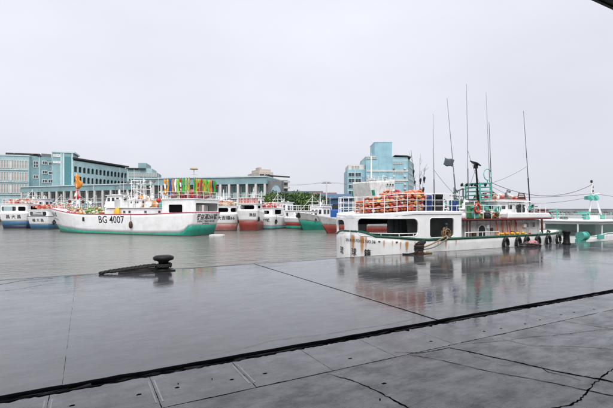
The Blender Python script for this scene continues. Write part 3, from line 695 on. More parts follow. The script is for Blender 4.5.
# ------------------------------------------------------------------ smaller boats moored stern to the harbour
def moored(px, d, head, L, B, zst, ztop, wall, boot, bootz, label, opens, txt=None, stripe=None, cabinx=None, heapc=None, hlabel=None, mid=None, boot2=None, hseed=1, hh=.8, tz=None, tsz=.6, rail=True, n_=90):
    s = D(px, d); a = math.atan2(FW.y, FW.x)+math.radians(head); r = thing('fishing_boat', label, 'fishing boat', (s.x, s.y, WATER), a, 'fishing boats across the harbour')
    h = Hull(L, B, [(0, zst), (.4, mid or zst*.9), (1, zst*1.3)], [(0, bootz), (.1, bootz), (.5, bootz*.7), (1, bootz*1.2)], tb=.5, q=2.2, rake=1.5, under=.55, botw=.74)
    o = make_hull(r, h, wall, boot, stripe, drop=.7)
    if boot2:
        h2 = Hull(L, B, h.sheer, [(0, bootz*.5), (1, bootz*.5)], tb=.5, q=2.2, rake=1.5, under=.55, botw=.74); mb = h2.part(lambda t: -.5, h2.zb, 2); q = mb.build('lower_bottom_paint', boot2, o, True, solid=.09, recalc=False)
    stern_canopy(r, h, 4.2, ztop, wall, opens, [(1.0, 3.2, zst+.15, ztop-.2)], rail=rail)
    cabin(r, 6.0, 9.0, B*.36, zst-.5, ztop+1.0, wall, 2)
    clutter(r, 4.6, 9.5, B*.3, ztop+.2 if 0 else zst-.4, 7, hseed*7, CLM, 1.7); clutter(r, 6.2, 8.8, B*.3, ztop+1.06, 4, hseed*9, [M_WHITE, M_STEEL, M_GREYW], .8)
    mb = MB(); mx_ = 5.2; mb.tube([(mx_, 0, zst-.4), (mx_, 0, ztop+2.6)], .06, 7, .04); mb.tube([(mx_, -B*.3, ztop+1.5), (mx_, B*.3, ztop+1.5)], .035, 6); mb.tube([(mx_, 0, ztop+2.4), (2.0, 0, ztop+.1)], .02, 5); mb.tube([(mx_, 0, ztop+2.4), (11.5, 0, zst)], .02, 5); mb.build('mast', M_WHITE, r)
    for sd in (-1, 1):
        q = h.side_at(1.2, zst*.55, sd, .14); mb = MB(); mb.torus(q, .26, .09, 14, 7, Matrix.Rotation(PI/2, 3, 'X')); mb.tube([q+Vector((0, 0, .25)), h.side_at(1.2, zst, sd, .06)], .02, 5); mb.build('tyre_fender', M_RUBBER, r)
    h3 = Hull(L, B, h.sheer, [(0, .14), (1, .14)], tb=.5, q=2.2, rake=1.5, under=.55, botw=.74); h3.part(lambda t: -.4, h3.zb, 1).build('scum_line', M_SCUM, o, True, solid=.12, recalc=False)
    if txt: lettering(txt, tsz, transom_text(h, tz or (zst+bootz)/2+.1), M_BLACK, o)
    for k in range(2): antenna(r, (6.5+k*1.2, (-.5, .6)[k], ztop+.8), (6.6+k*1.2, (-.5, .6)[k], ztop+random.uniform(2.2, 3.6)), .04, M_WHITE)
    if heapc: heap((s.x+math.cos(a)*2.2, s.y+math.sin(a)*2.2, WATER+ztop+.105), a, 3.4, B*.8, hh, heapc, hlabel, n_, .15, 'floats', hseed)
    return r, h, a
moored(13, 62, 6, 15, 4.2, 2.55, 3.75, M_WHITE, M_BLUEB, 1.2, 'white boat with blue bottom moored at the far left, three dark characters on its stern', [(.04, .60, 2.75, 3.42), (.68, .97, 2.75, 3.42)], '昌 大 昌', None, heapc=['salmon', 'tan', 'white', 'red'], hlabel='pale and pinkish floats heaped on the leftmost boat\'s roof', boot2=M_DKBLUE, hseed=11, tz=1.85, tsz=.62)
moored(37.5, 60, -4, 13, 3.4, 1.95, 2.85, M_WHITE, M_BLUEB, .8, 'low white boat with blue and green bottom, second from the left', [(.06, .94, 2.02, 2.66)], '福 大 昌', M_GREEN, heapc=['tan', 'salmon', 'red', 'red'], hlabel='red and tan floats heaped on the second boat from the left', hseed=12, tz=1.35, tsz=.5, rail=False)
moored(57, 64, -8, 14, 4.0, 2.1, 3.0, M_GREYW, M_DKRED, .9, 'boat with a dark red bottom half hidden behind the bow of the BG 4007 boat', [(.1, .9, 2.2, 2.8)], None, None, heapc=['tan', 'red', 'lime', 'white'], hlabel='mixed floats on the dark red bottomed boat behind the BG 4007 bow', hseed=13)
moored(226, 56, 15, 15, 3.7, 2.45, 3.35, M_WHITE, M_PINKB, .95, 'white boat with faded pinkish red bottom moored right of the BG 4007 stern', [(.05, .60, 2.60, 3.15), (.70, .97, 2.60, 3.15)], '大吉順66', None, heapc=['tan', 'white', 'salmon', 'tan'], hlabel='tan and white nets heaped on the boat with faded red bottom', hseed=14, tz=1.75, tsz=.6)
r5, h5, a5 = moored(247.0, 55, -3, 15, 2.75, 2.95, 3.70, M_WHITER, M_REDB, 1.45, 'rust streaked white boat with tall red bottom, middle of three left of the trees', [(.10, .92, 2.98, 3.52)], None, None, heapc=None, hseed=15)
lettering('漁益', .5, lambda x, y: (h5.pt(0, 2.2+y, 1).x-.05, -x-.75, 2.2+y), M_BLACK, r5.children[0])
moored(262.5, 61, -22, 14, 3.3, 2.1, 3.15, M_WHITE, M_TEALB, .45, 'white boat with narrow teal bottom, nearest the dark quay wall by the trees', [(.12, .45, 2.3, 2.8), (.56, .88, 2.3, 2.8)], '順發77號', None, heapc=['red', 'salmon', 'white'], hlabel='salmon floats heaped on the boat nearest the trees', hseed=16, tz=1.35, tsz=.55)
# red crates stacked in rows on the rusty boat's roof
sx = D(247.0, 55)
mbc = MB(); mbc.box((0, 0, .17), (.40, .3, .34)); mbc.cm = 1
for dz in (.1, .24): mbc.box((0, 0, dz), (.42, .24, .05)); mbc.box((0, 0, dz), (.3, .32, .05))
cme = mbc.mesh('crate', [M_RED, FCOL['white']])
for i in range(6):
    for k in range(2):
        o = link('crate', cme); px_, py_ = .9, (i-2.5)*.43
        o.location = (sx.x+math.cos(a5)*px_-math.sin(a5)*py_, sx.y+math.sin(a5)*px_+math.cos(a5)*py_, WATER+3.805+k*.345); o.rotation_euler.z = a5+PI/2+random.uniform(-.06, .06)
        tag(o, f'red crate, {ORD[5-i]} from the left in the {("lower", "upper")[k]} row on the rust streaked boat', 'crate', 'red crates on the boat roof')
# right of the trees: three boats showing bows and side
moored(292, 62, -38, 14, 3.6, 1.75, 2.75, M_WHITE, M_REDB, 1.05, 'white boat with red and green bottom lying before the trees', [(.08, .45, 1.95, 2.5), (.52, .92, 1.95, 2.5)], None, None, boot2=M_BOOTG, hseed=17)
def bow_boat(label, bow, stern, B, sheer, boot, wall, bootm, stripe, patches=()):
    r, L = boat_root(label, stern, bow); h = Hull(L, B, sheer, boot, tb=.45, q=2.0, rake=2.2, under=.4, botw=.7, flare=.9); o = make_hull(r, h, wall, bootm, stripe, drop=.5)
    return r, h, L, o
r8, h8, L8, o8 = bow_boat('grey boat with dark green bottom and flared bow pointing left', D(295.5, 57), D(329, 64), 3.8, [(0, 1.7), (.4, 1.75), (1, 2.55)], [(0, 1.0), (.5, 1.15), (1, 1.45)], M_GREYW, M_BOOTG, M_WHITE)
for k, tx in enumerate((.50, .58, .66)):
    mb = MB(); q = h8.side_at(tx*L8, 1.52, 1, .03); mb.box(q, (.42, .08, .32)); mb.build('scupper_patch', M_RIRON, o8)
mb = MB(); q = h8.pt(.99, 2.15, 1); mb.box((q.x-.15, .1, 2.2), (.5, .5, .8)); mb.build('stem_fender', M_RUBBER, o8, bevel=.08)
cabin(r8, 1.2, 3.6, 1.1, 1.2, 3.3, M_WHITE, 2); cabin(r8, 4.0, 5.4, .7, 1.3, 2.7, M_WHITE, 1, name='casing')
antenna(r8, (2.4, 0, 3.3), (2.4, 0, 5.6), .05, M_WHITE); clutter(r8, .6, 6.3, .6, 1.25, 10, 41, CLM, 1.5); antenna(r8, (5.0, 0, 2.7), (5.0, .3, 4.6), .04, M_WHITE)
r9, h9, L9, o9 = bow_boat('grey boat with red bottom and high white wheelhouse behind the round sterned boat', D(316.5, 48), D(392, 58), 4.2, [(0, 1.6), (.4, 1.5), (.8, 1.75), (1, 2.25)], [(0, .55), (.5, .75), (.9, 1.05), (1, 1.1)], M_GREYW, M_REDB, None)
mb = MB(); mb.v = [(2.0, -1.9, 1.1), (5.6, -1.9, 1.1), (5.6, 1.9, 1.1), (2.0, 1.9, 1.1), (1.9, -1.9, 6.9), (6.9, -1.5, 6.5), (6.9, 1.5, 6.5), (1.9, 1.9, 6.9)]
mb.f = [(3, 2, 1, 0), (4, 5, 6, 7), (0, 1, 5, 4), (1, 2, 6, 5), (2, 3, 7, 6), (3, 0, 4, 7)]; mb.m = [0]*6; wh9 = mb.build('wheelhouse', M_WHITEO, r9, bevel=.15)
window_row(wh9, [2.5, 3.1, 3.7], 1.92, 6.25, .45, .34); railing(wh9, [(2.0, 1.8), (6.6, 1.45)], 6.75, .5, M_WHITE, .7, (1., .5), .02)
mb = MB(); mb.box((6.3, 0, 4.9), (.3, 3.65, 1.1), 0, 0, .25); mb.build('green_band', M_BOOTG, wh9)
clutter(r9, 6.2, 12, .9, 1.1, 12, 42, [M_WHITE, M_GREYW, M_STEEL, M_RIRON], 1.5); clutter(r9, 2.2, 6.2, 1.3, 6.75, 5, 43, [M_WHITE, M_STEEL], .7); antenna(r9, (4.6, 0, 6.8), (4.6, 0, 10.6), .05, M_WHITE)
mb = MB(); mb.bbox(4.2, 5.0, -.4, .4, 6.80, 7.1); mb.build('upper_casing', M_GREYW, wh9, bevel=.05)
# blue tarpaulined barge box by the power pole
q = D(330, 68); bx = thing('work_barge', 'blue covered work barge lying below the power pole', 'barge', (q.x, q.y, WATER), -YAW)
mb = MB(); mb.bbox(-1.6, 1.9, -1.2, 1.2, -.3, .9); mb.build('hull', M_DARK, bx, bevel=.1)
mb = MB(); mb.bbox(-1.3, 1.5, -1.0, 1.0, .901, 3.0); mb.build('cover', M_BLUET, bx, bevel=.15)
# ================================================================== FAR SHORE
mb = MB(); A_, B_ = D(-160, 84), D(420, 78); dirv = (B_-A_).normalized(); nv = Vector((-dirv.y, dirv.x, 0))
mb.prism([A_-dirv*150, B_+dirv*6, B_+dirv*6+nv*420, A_-dirv*150+nv*420], -3, -.004)
far = struct(mb.build('far_quay', paint('far_quay_concrete', (.16, .155, .145), .6, grime=.5, scale=.4)))
mb = MB(); mb.prism([A_-dirv*150-nv*.02, B_+dirv*6.02-nv*.02, B_+dirv*6.02+nv*.4, A_-dirv*150+nv*.4], -.35, .12); mb.build('kerb', paint('dark_kerb', (.05, .05, .048), .7), far)
for k in range(18):
    q = A_+dirv*((B_-A_).length*(k+.5)/18)-nv*.14; mb = MB(); mb.box((q.x, q.y, -.75), (.5, .25, 1.1), math.atan2(dirv.y, dirv.x)); mb.build('fender', M_RUBBER, far)
def facade(xl, dl, xr, dr): 
    a, b = D(xl, dl), D(xr, dr); return a, math.atan2((b-a).y, (b-a).x), (b-a).length
M_CY = paint('cyan_tile', (.36, .50, .52), .5, grime=.28, scale=.5); M_CYD = paint('teal_tile', (.23, .36, .385), .5, grime=.32, scale=.5); M_CYB = paint('light_blue_tile', (.30, .51, .58), .5, grime=.26, scale=.4)
M_CYW = paint('pale_cyan', (.52, .63, .64), .5, grime=.2, scale=.5); M_BRW = paint('brown_blind', (.46, .38, .34), .5, grime=.3); M_ROOFD = paint('dark_roof', (.035, .033, .034), .6, grime=.3)
M_BEIGE = paint('beige_wall', (.52, .47, .42), .7, grime=.3, scale=.4); M_OFFW = paint('off_white_wall', (.62, .61, .58), .6, grime=.25, scale=.4); M_BROOF = paint('blue_roof', (.04, .10, .18), .5, grime=.25)
TG = paint('town_glass', (.06, .075, .085), .15, grime=.5, scale=.7); WINM = {}; HG = paint('hall_glass', (.085, .10, .105), .2, grime=.4)  # town tile and glass tones paled, distance haze put into the colour
def win(root, x, y, z, w_, h_, glass, frame, mull=1):
    key = (round(w_, 2), round(h_, 2), glass.name, frame.name, mull)
    if key not in WINM:
        mb = MB(); t = .12; mb.cm = 0
        mb.box((0, 0, h_/2), (w_+2*t, .16, t)); mb.box((0, 0, -h_/2), (w_+2*t, .22, t))
        for s in (-1, 1): mb.box((s*(w_/2+t/2), 0, 0), (t, .16, h_-t))
        for k in range(1, mull+1): mb.box((-w_/2+w_*k/(mull+1), .01, 0), (.08, .10, h_-t))
        mb.cm = 1; mb.box((0, .05, 0), (w_, .04, h_-t)); WINM[key] = mb.mesh('window', [frame, glass])
    o = link('window', WINM[key], root); o.location = (x, y, z); return o
# --- left teal building: front block
a, rz, W = facade(-30, 128, 29, 132); SC = 130/FPX
bl = thing('office_building', 'cyan office block with rows of brown blinds at the far left', 'building', (a.x, a.y, 0), rz)
zt = zpx(155.5, 130); mb = MB(); mb.bbox(0, W, 0, 14, -.02, zt); mb.build('wall', M_CY, bl)
mb = MB(); mb.bbox(-.2, W+.2, -.2, 14.2, zt+.002, zt+.35); mb.build('parapet', M_CYW, bl)
for row, (ya, yb) in enumerate([(160, 168), (172, 180.5), (184, 193)]):
    za, zb_ = zpx(ya, 130), zpx(yb, 130)
    n_ = 21; x0 = 2.0
    for i in range(n_):
        x = W*(30-30)/59+.8+i*(W*(25.5+30)/59)/n_; win(bl, x, -.06, (za+zb_)/2, .74, za-zb_, M_BRW if i % 7 else M_OFFW, M_CYW, 0)
    mb = MB(); mb.bbox(-.1, W-.3, -.30, -.001, zb_-.55, zb_-.25); mb.build('ledge', M_CYW, bl)
for (px_, w_) in ((6, 5), (16, 6), (28, 9), (34, 4)):
    mb = MB(); x = W*(px_+30)/59; q = w_*SC*.9; mb.prism([(x-q, 2), (x+q, 2), (x+q*.9, 6), (x-q*.9, 6)], zt+.35, zt+.6); mb.prism([(x-q*.8, 2.2), (x+q*.8, 2.2), (x+q*.3, 5), (x-q*.3, 5)], zt+.602, zt+1.25); mb.build('roof_shelter', M_ROOFD, bl)
# recessed bay and stair tower
a, rz, W = facade(29.2, 133, 52, 137)
br = thing('recessed_block', 'teal recessed block with white framed windows beside the stair tower', 'building', (a.x, a.y, 0), rz)
zt = zpx(157, 136); mb = MB(); mb.bbox(0.02, W-.02, 0, 12, -.02, zt); mb.build('wall', M_CYD, br)
for (x, y) in [(35.5, 163), (35.5, 166), (35.5, 177), (44.5, 162.5), (51, 163), (44.5, 172), (51, 172.5), (44.5, 181), (50.5, 181)]:
    win(br, W*(x-29)/23, -.06, zpx(y, 135), 1.2, 1.0, TG, M_WHITE, 1)
mb = MB(); mb.bbox(W*.42, W*.46, -.12, -.003, 0, zt); mb.build('downpipe', M_CYW, br)
for k in range(4): mb = MB(); mb.box((W*(.62+.1*k), 1.2, zt+.62), (.9, .9, 1.2)); mb.build('water_tank', M_STEEL, br, bevel=.1)
a, rz, W = facade(52.2, 131, 73, 133)
st = thing('stair_tower', 'teal stair tower with pale vertical bands, tallest part of the left building', 'tower', (a.x, a.y, 0), rz)
zt = zpx(152.5, 131.5); mb = MB(); mb.bbox(0, W, 0, 9, -.02, zt); mb.build('wall', M_CYD, st)
mb = MB(); mb.bbox(-.15, W+.5, -.25, 9.2, zt+.002, zt+.5); mb.build('cornice', M_CYW, st)
for fx, ww in ((.40, .3), (.50, .45), (.93, .4)): mb = MB(); mb.bbox(W*fx, W*fx+ww, -.14, -.002, 0, zt-.01); mb.build('pilaster', M_CYW, st)
mb = MB(); mb.bbox(W*.60, W*.9, -.08, -.003, zpx(190, 131), zpx(156, 131)); mb.build('glazed_strip', paint('strip_glass', (.08, .22, .24), .2, grime=.2), st)
for y in (155.3, 162): win(st, W*.22, -.06, zpx(y, 131), 1.7, .6, M_OFFW, M_WHITE, 1)
# receding wing with arches
a, rz, W = facade(73.2, 133, 127, 158)
wg = thing('arcaded_wing', 'long teal wing with two rows of arched balconies and a dark roof', 'building', (a.x, a.y, 0), rz)
zt = zpx(160.5, 133); zr1, zr2 = (zpx(166, 133), zpx(172, 133)); zq1, zq2 = zpx(176, 133), zpx(182.5, 133)
def rows(name, lo, hi, z0, z1, arch):
    op = []; n_ = 14
    for i in range(n_):
        s0 = W*(i+.16)/n_; s1 = W*(i+.84)/n_; op.append((s0, s1, lo, hi, min((s1-s0)/2-.01, (hi-lo)*.6) if (arch and i > 1) else .08, 1))
    wall_path([(0, 0), (W, 0)], z0, z1, op, M_CY, wg, name, .25, .6)
rows('arcade_wall', zr2, zr1, (zr2+zq1)/2, zt, True); rows('arcade_wall', zq2, zq1, zq2-2.2, (zr2+zq1)/2, True)
mb = MB(); mb.bbox(0, W, .2, .26, -.02, zq2-2.2); mb.build('base_wall', M_CYD, wg)
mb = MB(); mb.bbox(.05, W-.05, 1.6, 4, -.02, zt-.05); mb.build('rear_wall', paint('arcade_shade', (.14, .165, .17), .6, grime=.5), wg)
mb = MB(); mb.bbox(W-.24, W-.06, .13, 1.59, -.02, zt-.02); mb.build('end_wall', M_CYD, wg)
for z in (zr2-.5, zq2-.5, zt-.35): mb = MB(); mb.bbox(.03, W-.26, .14, 1.58, z, z+.22); mb.build('balcony_floor', M_CYD, wg)
mb = MB(); mb.prism([(-.2, -.6), (W+.5, -.6), (W+.5, 4.5), (-.2, 4.5)], zt+.5, zt+1.0); mb.build('roof', M_ROOFD, wg)
mb = MB(); mb.bbox(.3, W-.3, .6, 4, zt+.002, zt+.499); mb.build('roof_storey', paint('roof_storey', (.06, .055, .055), .7), wg)
# stepped end block
a, rz, W = facade(127.5, 150, 157, 152)
sb = thing('stepped_block', 'stepped teal block ending the long wing, with brown windows and roof terraces', 'building', (a.x, a.y, 0), rz)
for i, (x0, x1, y) in enumerate([(127.5, 140, 169.5), (138, 146, 162.5), (146, 152, 168), (152, 157, 172)]):
    mb = MB(); mb.bbox(W*(x0-127.5)/29.5+.01*i, W*(x1-127.5)/29.5, .02*i, 10+.1*i, -.02, zpx(y, 150)); mb.build('wall', M_CYD if i % 2 else M_CY, sb)
mb = MB(); mb.bbox(-.3, W*.62, -.8, 6, zpx(168.9, 150), zpx(168.0, 150)); mb.build('terrace_roof', M_ROOFD, sb)
for x in range(11): win(sb, .8+x*.9, -.10, zpx(174.5, 150), .5, 1.3, M_BRW, M_CYW, 0); win(sb, .8+x*.9, -.10, zpx(180, 150), .5, 1.1, TG, M_CYW, 0)
# --- the long market hall (two lengths)
def hall(label, xl, dl, xr, dr, zroof, ncol, fascia, zfl, teal_from=None):
    a, rz, W = facade(xl, dl, xr, dr); r = thing('market_hall', label, 'market hall', (a.x, a.y, 0), rz)
    mb = MB(); mb.bbox(-.5, W+.5, -1.0, 16, zroof-fascia, zroof); mb.build('fascia', M_CYD, r)
    mb = MB(); mb.bbox(-.55, W+.55, -1.25, 16.2, zroof+.002, zroof+.28); mb.build('roof_edge', M_CYW, r)
    mb = MB(); mb.bbox(-.3, W+.3, -.6, 1.2, zfl-.35, zfl); mb.build('floor_beam', M_CYW, r)
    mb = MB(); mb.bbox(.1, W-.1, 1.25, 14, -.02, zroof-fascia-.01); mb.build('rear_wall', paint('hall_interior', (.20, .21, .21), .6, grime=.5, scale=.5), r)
    cm = MB(); cm.box((0, 0, (zroof-fascia)/2), (.5, .5, zroof-fascia-.02)); cme_ = cm.mesh('column', M_OFFW)
    for i in range(ncol+1): o = link('column', cme_, r); o.location = (W*i/ncol, -.32 if 0 else -.3-.61, 0)
    B_ = W/ncol; hh = zroof-fascia-zfl
    for i in range(ncol):
        x = W*(i+.5)/ncol; blind = random.random() < .3
        win(r, x, 1.17, zfl+hh*.52, B_*.80, hh*.78, paint('hall_glass_teal', (.12, .26, .27), .3) if (teal_from and i >= teal_from) else (paint('hall_blind', (.20, .19, .18), .6) if blind else HG), M_OFFW, 2)
        win(r, x, 1.17, zfl*.45, B_*.80, zfl*.62, HG if random.random() < .7 else M_BRW, M_OFFW, 1)
        if teal_from and i >= teal_from: mb = MB(); mb.bbox(x-B_*.42, x+B_*.42, .95, 1.02, zfl+.05, zfl+hh*.42); mb.build('teal_panel', M_CYW, r)
    mb = MB(); mb.tube([(0, -.85, zfl+.9), (W, -.85, zfl+.9)], .05, 6); mb.build('railing', M_OFFW, r)
    return r, W
hall('long market hall with white columns behind the BG 4007 boat\'s bow, lower left length', 25, 128, 139, 112, CAMZ+7.6, 15, 1.5, 4.6)
hb, WB = hall('taller market hall length with white columns and teal fascia ending by the trees', 139.5, 110, 266, 103, CAMZ+8.75, 15, 1.7, 5.2, 9)
mb = MB(); mb.bbox(WB+.05, WB+3.9, .6, 2.6, -.02, CAMZ+7.9); mb.build('end_block', paint('grey_concrete', (.20, .20, .20), .7, grime=.3, scale=.5), hb)
mb = MB(); pts = [(WB+.9, 3.2)]; K = 12
mb.v = [(WB+2.5+1.25*math.cos(PI*i/K), .45, 6.3+2.0*math.sin(PI*i/K)) for i in range(K+1)]+[(WB+1.25, .45, 2.0), (WB+3.75, .45, 2.0)]; mb.f = [tuple(range(len(mb.v)))]; mb.m = [0]
mb.build('arched_panel', paint('pale_blue_panel', (.33, .46, .55), .4, grime=.2), hb, solid=.12)
# beige building behind it
a, rz, W = facade(259, 144, 287, 149)
bb = thing('beige_building', 'beige concrete building with balconies behind the end of the market hall', 'building', (a.x, a.y, 0), rz)
z = lambda y: zpx(y, 145)
mb = MB(); mb.bbox(0, W*.5, 0, 12, -.02, z(172)); mb.build('wall', M_BEIGE, bb)
mb = MB(); mb.bbox(W*.05, W*.45, 1, 9, z(172), z(169)); mb.build('roof_hut', M_BEIGE, bb)
mb = MB(); mb.bbox(W*.06, W*.16, 2, 5, z(169)+.002, z(167)); mb.build('roof_tank', M_BRW, bb)
mb = MB(); mb.bbox(W*.5, W, -.8, 12, -.02, z(179.5)); mb.build('side_wall', M_BEIGE, bb)
mb = MB(); mb.v = [(W*.2, -2, z(176)), (W*1.02, -2, z(176.5)), (W*.98, 7, z(174)), (W*.2, 7, z(173.5))]; mb.f = [(0, 1, 2, 3)]; mb.m = [0]; mb.build('roof', M_ROOFD, bb, solid=.5)
for k, y in enumerate((180, 186, 192)):
    mb = MB(); mb.bbox(W*.52, W+.1, -2.4, -.802, z(y+2.2), z(y+.6)); mb.build('balcony', M_BEIGE, bb)
    for x in (.60, .76, .91): win(bb, W*x, -.86, z(y+3.2), 1.3, 1.3, TG, M_OFFW, 0)
for y in (176, 181, 187):
    for x in (.1, .3): win(bb, W*x, -.06, z(y), 1.6, 1.4, TG, M_BEIGE, 1)
# sheds behind the trees
def shed(label, xl, xr, d, yt, ye, roofm, wallm):
    a, rz, W = facade(xl, d, xr, d); r = thing('harbour_shed', label, 'shed', (a.x, a.y, 0), rz); zt, ze = zpx(yt, d), zpx(ye, d)
    mb = MB(); mb.bbox(0, W, 0, 10, -.02, ze); mb.build('wall', wallm, r)
    mb = MB(); mb.v = [(-.5, -.6, ze), (W+.5, -.6, ze), (W+.5, 5, zt), (-.5, 5, zt), (W+.5, 10.6, ze), (-.5, 10.6, ze)]; mb.f = [(0, 1, 2, 3), (3, 2, 4, 5)]; mb.m = [0, 0]; mb.build('roof', roofm, r, solid=.15)
    mb = MB(); mb.bbox(W*.35, W*.55, -.08, -.003, 0, ze*.7); mb.build('door', M_DARK, r); return r
shed('long dark roofed shed rising behind the trees', 279, 322, 135, 190.5, 194.5, paint('slate_roof', (.05, .07, .09), .6, grime=.3), M_DARK)
shed('low shed with a brown and grey roof right of the trees', 313, 336, 128, 192, 195, paint('brown_roof', (.16, .08, .06), .6, grime=.3), M_OFFW)
shed('blue roofed shed behind the power pole', 322, 352, 115, 193.5, 198.5, M_BROOF, M_BROOF)
shed('second blue roofed shed hidden mostly by the rounded stern boat', 340, 400, 122, 195, 199, M_BROOF, M_OFFW)
# --- light blue building right of centre
D0 = 150; z = lambda y: zpx(y, D0)
a, rz, W = facade(347.5, 150, 407, 150); PX = W/59.5
lb = thing('tower_building', 'light blue tiled building with square roof tower and white floor bands', 'building', (a.x, a.y, 0), rz)
X = lambda px_: (px_-347.5)*PX
mb = MB(); mb.bbox(X(347.5), X(365.5), 0, 14, -.02, z(169.5)); mb.build('annex_wall', M_CYB, lb)
mb = MB(); mb.bbox(X(348.5), X(365), .8, 13, z(169.5)+.002, z(164.5)); mb.build('annex_roof_storey', M_OFFW, lb)
for i, px_ in enumerate((351.5, 358)):
    for y in (174.5, 180.5, 186.5, 192.5): win(lb, X(px_), -.06, z(y), 2.1, 1.35, TG, M_CYW, 1)
for px_ in (353, 356, 358.5): win(lb, X(px_), .74, z(167), .55, .95, M_BRW, M_OFFW, 0)
mb = MB(); mb.bbox(X(354.6), X(355.4), -.25, -.003, 0, z(170)); mb.build('pilaster', M_CYW, lb)
mb = MB(); mb.bbox(X(365.5), X(407), -1.2, 16, -.02, z(157.5)); mb.build('wall', M_CYB, lb)
mb = MB(); mb.bbox(X(365.3), X(375), -1.35, 15, z(157.5)+.002, z(156.5)); mb.build('parapet', M_CYW, lb)
mb = MB(); mb.bbox(X(374), X(391.3), -1.21, 9, z(157.5)+.003, z(142.8)); mb.build('roof_tower', M_CYB, lb)
mb = MB(); mb.bbox(X(373.8), X(391.6), -1.3, 9.1, z(142.8)+.002, z(142.3)); mb.build('tower_coping', M_CYW, lb)
mb = MB(); mb.bbox(X(370), X(371.3), -1.45, -1.203, 0, z(157)); mb.build('white_pilaster', M_WHITE, lb)
for y in (171.3, 180.6): mb = MB(); mb.bbox(X(366), X(407.3), -1.42, -1.204, z(y)-.28, z(y)+.28); mb.build('floor_band', M_OFFW, lb)
for y in (163.5, 172.9, 182.2):
    for px_ in (393.5, 396, 398.5, 401): win(lb, X(px_), -1.26, z(y), .55, .65, M_BRW, M_CYW, 0)
for px_ in (366.8, 369, 372.5, 375): win(lb, X(px_), -1.26, z(158.6), .6, .6, M_BRW, M_CYW, 0)
mb = MB(); mb.bbox(X(391.3), X(407), -1.21, -.9, z(161), z(160)); mb.build('ledge', M_CYW, lb)
mb = MB(); mb.v = [(X(394), -1.6, z(157.6)+.5), (X(410), -1.6, z(157.6)+.1), (X(417), 14, z(160)), (X(396), 14, z(157)), (X(394), -1.6, z(155.5)), (X(406), -1.6, z(155.9)), (X(414), 14, z(157)), (X(396), 14, z(154.8))]
mb.f = [(0, 1, 2, 3), (4, 5, 6, 7), (0, 1, 5, 4), (1, 2, 6, 5), (2, 3, 7, 6), (3, 0, 4, 7)]; mb.m = [0]*6; mb.build('dark_roof', M_ROOFD, lb)
for k in range(16):
    px_ = random.choice((349.6, 356.6, 361, 367.5, 381, 386, 393, 404)); y = random.choice((166.2, 169, 176.5, 178, 184.5, 189)); yo = -.25 if px_ < 365 else -1.45
    mb = MB(); mb.box((X(px_), yo, z(y)), (.75, .45, .55)); mb.build('air_conditioner', M_OFFW, lb, bevel=.04)
for px_ in (378.5, 391.8, 403): mb = MB(); mb.tube([(X(px_), -1.28, 0), (X(px_), -1.28, z(158))], .08, 6); mb.build('downpipe', M_CYW, lb)
# its receding flank: mesh with its own windows
wl = MB(); p0 = Vector((X(407.05), -1.2, 0)); p1 = Vector((X(407.05)+6.6, 15.5, 0)); dv = (p1-p0)
mb = MB(); mb.prism([(p0.x, p0.y), (p1.x, p1.y), (p1.x-.5, 15.9), (p0.x, 15.9)], -.02, z(159)); mb.build('flank_wall', M_CYD, lb)
fr = MB(); ang = math.atan2(dv.y, dv.x)
for y in (165, 171, 177, 183):
    for t in (.2, .4, .6, .8):
        q = p0+dv*t; o = win(lb, q.x+.08, q.y, z(y), 1.5, 1.1, TG, M_CYW, 0); o.rotation_euler.z = ang
# ------------------------------------------------------------------ trees on the far quay
def tree(loc, hgt, rad, label, mat, seed):
    rnd = random.Random(seed); r = thing('shore_tree', label, 'tree', loc, rnd.uniform(0, 6), 'trees on the far quay'); mb = MB()
    mb.tube([(0, 0, 0), (.1, .05, hgt*.35), (-.1, .1, hgt*.6)], .22, 8, .12); lobes = []
    for k in range(7):
        a_ = 2*PI*k/7+rnd.uniform(-.3, .3); e = Vector((math.cos(a_)*rad*.6, math.sin(a_)*rad*.6, hgt*rnd.uniform(.5, .82))); mb.tube([(0, .05, hgt*.34), tuple(e*.5+Vector((0, 0, hgt*.2))), tuple(e)], .09, 6, .03)
        lobes.append((e, rad*rnd.uniform(.42, .6)))
    lobes.append((Vector((0, 0, hgt*.82)), rad*.6)); mb.build('trunk', M_BARK, r)
    cr_ = MB()
    for c_, rr in lobes:
        for _ in range(330):
            d_ = Vector((rnd.gauss(0, 1), rnd.gauss(0, 1), rnd.gauss(0, .8))).normalized()*rr*rnd.random()**.33
            p = c_+d_; s_ = rnd.uniform(.10, .22); n_ = Vector((rnd.gauss(0, 1), rnd.gauss(0, 1), rnd.gauss(.6, 1))).normalized(); e = n_.orthogonal().normalized(); f = n_.cross(e)
            cr_.add([p+e*s_*1.4, p+f*s_, p-e*s_*1.4, p-f*s_], [(0, 1, 2, 3)])
    cr_.build('crown', mat, r, recalc=False); return r
for i, (px_, d, ytop, rad, lab, m_) in enumerate([(266, 90, 197, 2.2, 'rounded green tree at the left end of the row, beside the market hall', M_LEAF), (275, 94, 192.5, 3.0, 'tall leafy tree second from the left in the row', M_LEAF), (286, 92, 193.5, 2.7, 'leafy tree behind the mast of the white boat with red and green bottom', M_LEAFD),
        (297, 96, 192.5, 3.0, 'dense tree in the middle of the row by the far quay', M_LEAF), (308, 93, 193.5, 2.6, 'bright green tree above the wheelhouse of the grey bow boat', M_LEAF), (318, 97, 195, 2.4, 'smaller tree at the right end of the row, left of the power pole', M_LEAFD)]):
    q = D(px_, d); tree((q.x, q.y, 0), zpx(ytop, d), rad, lab, m_, 20+i)
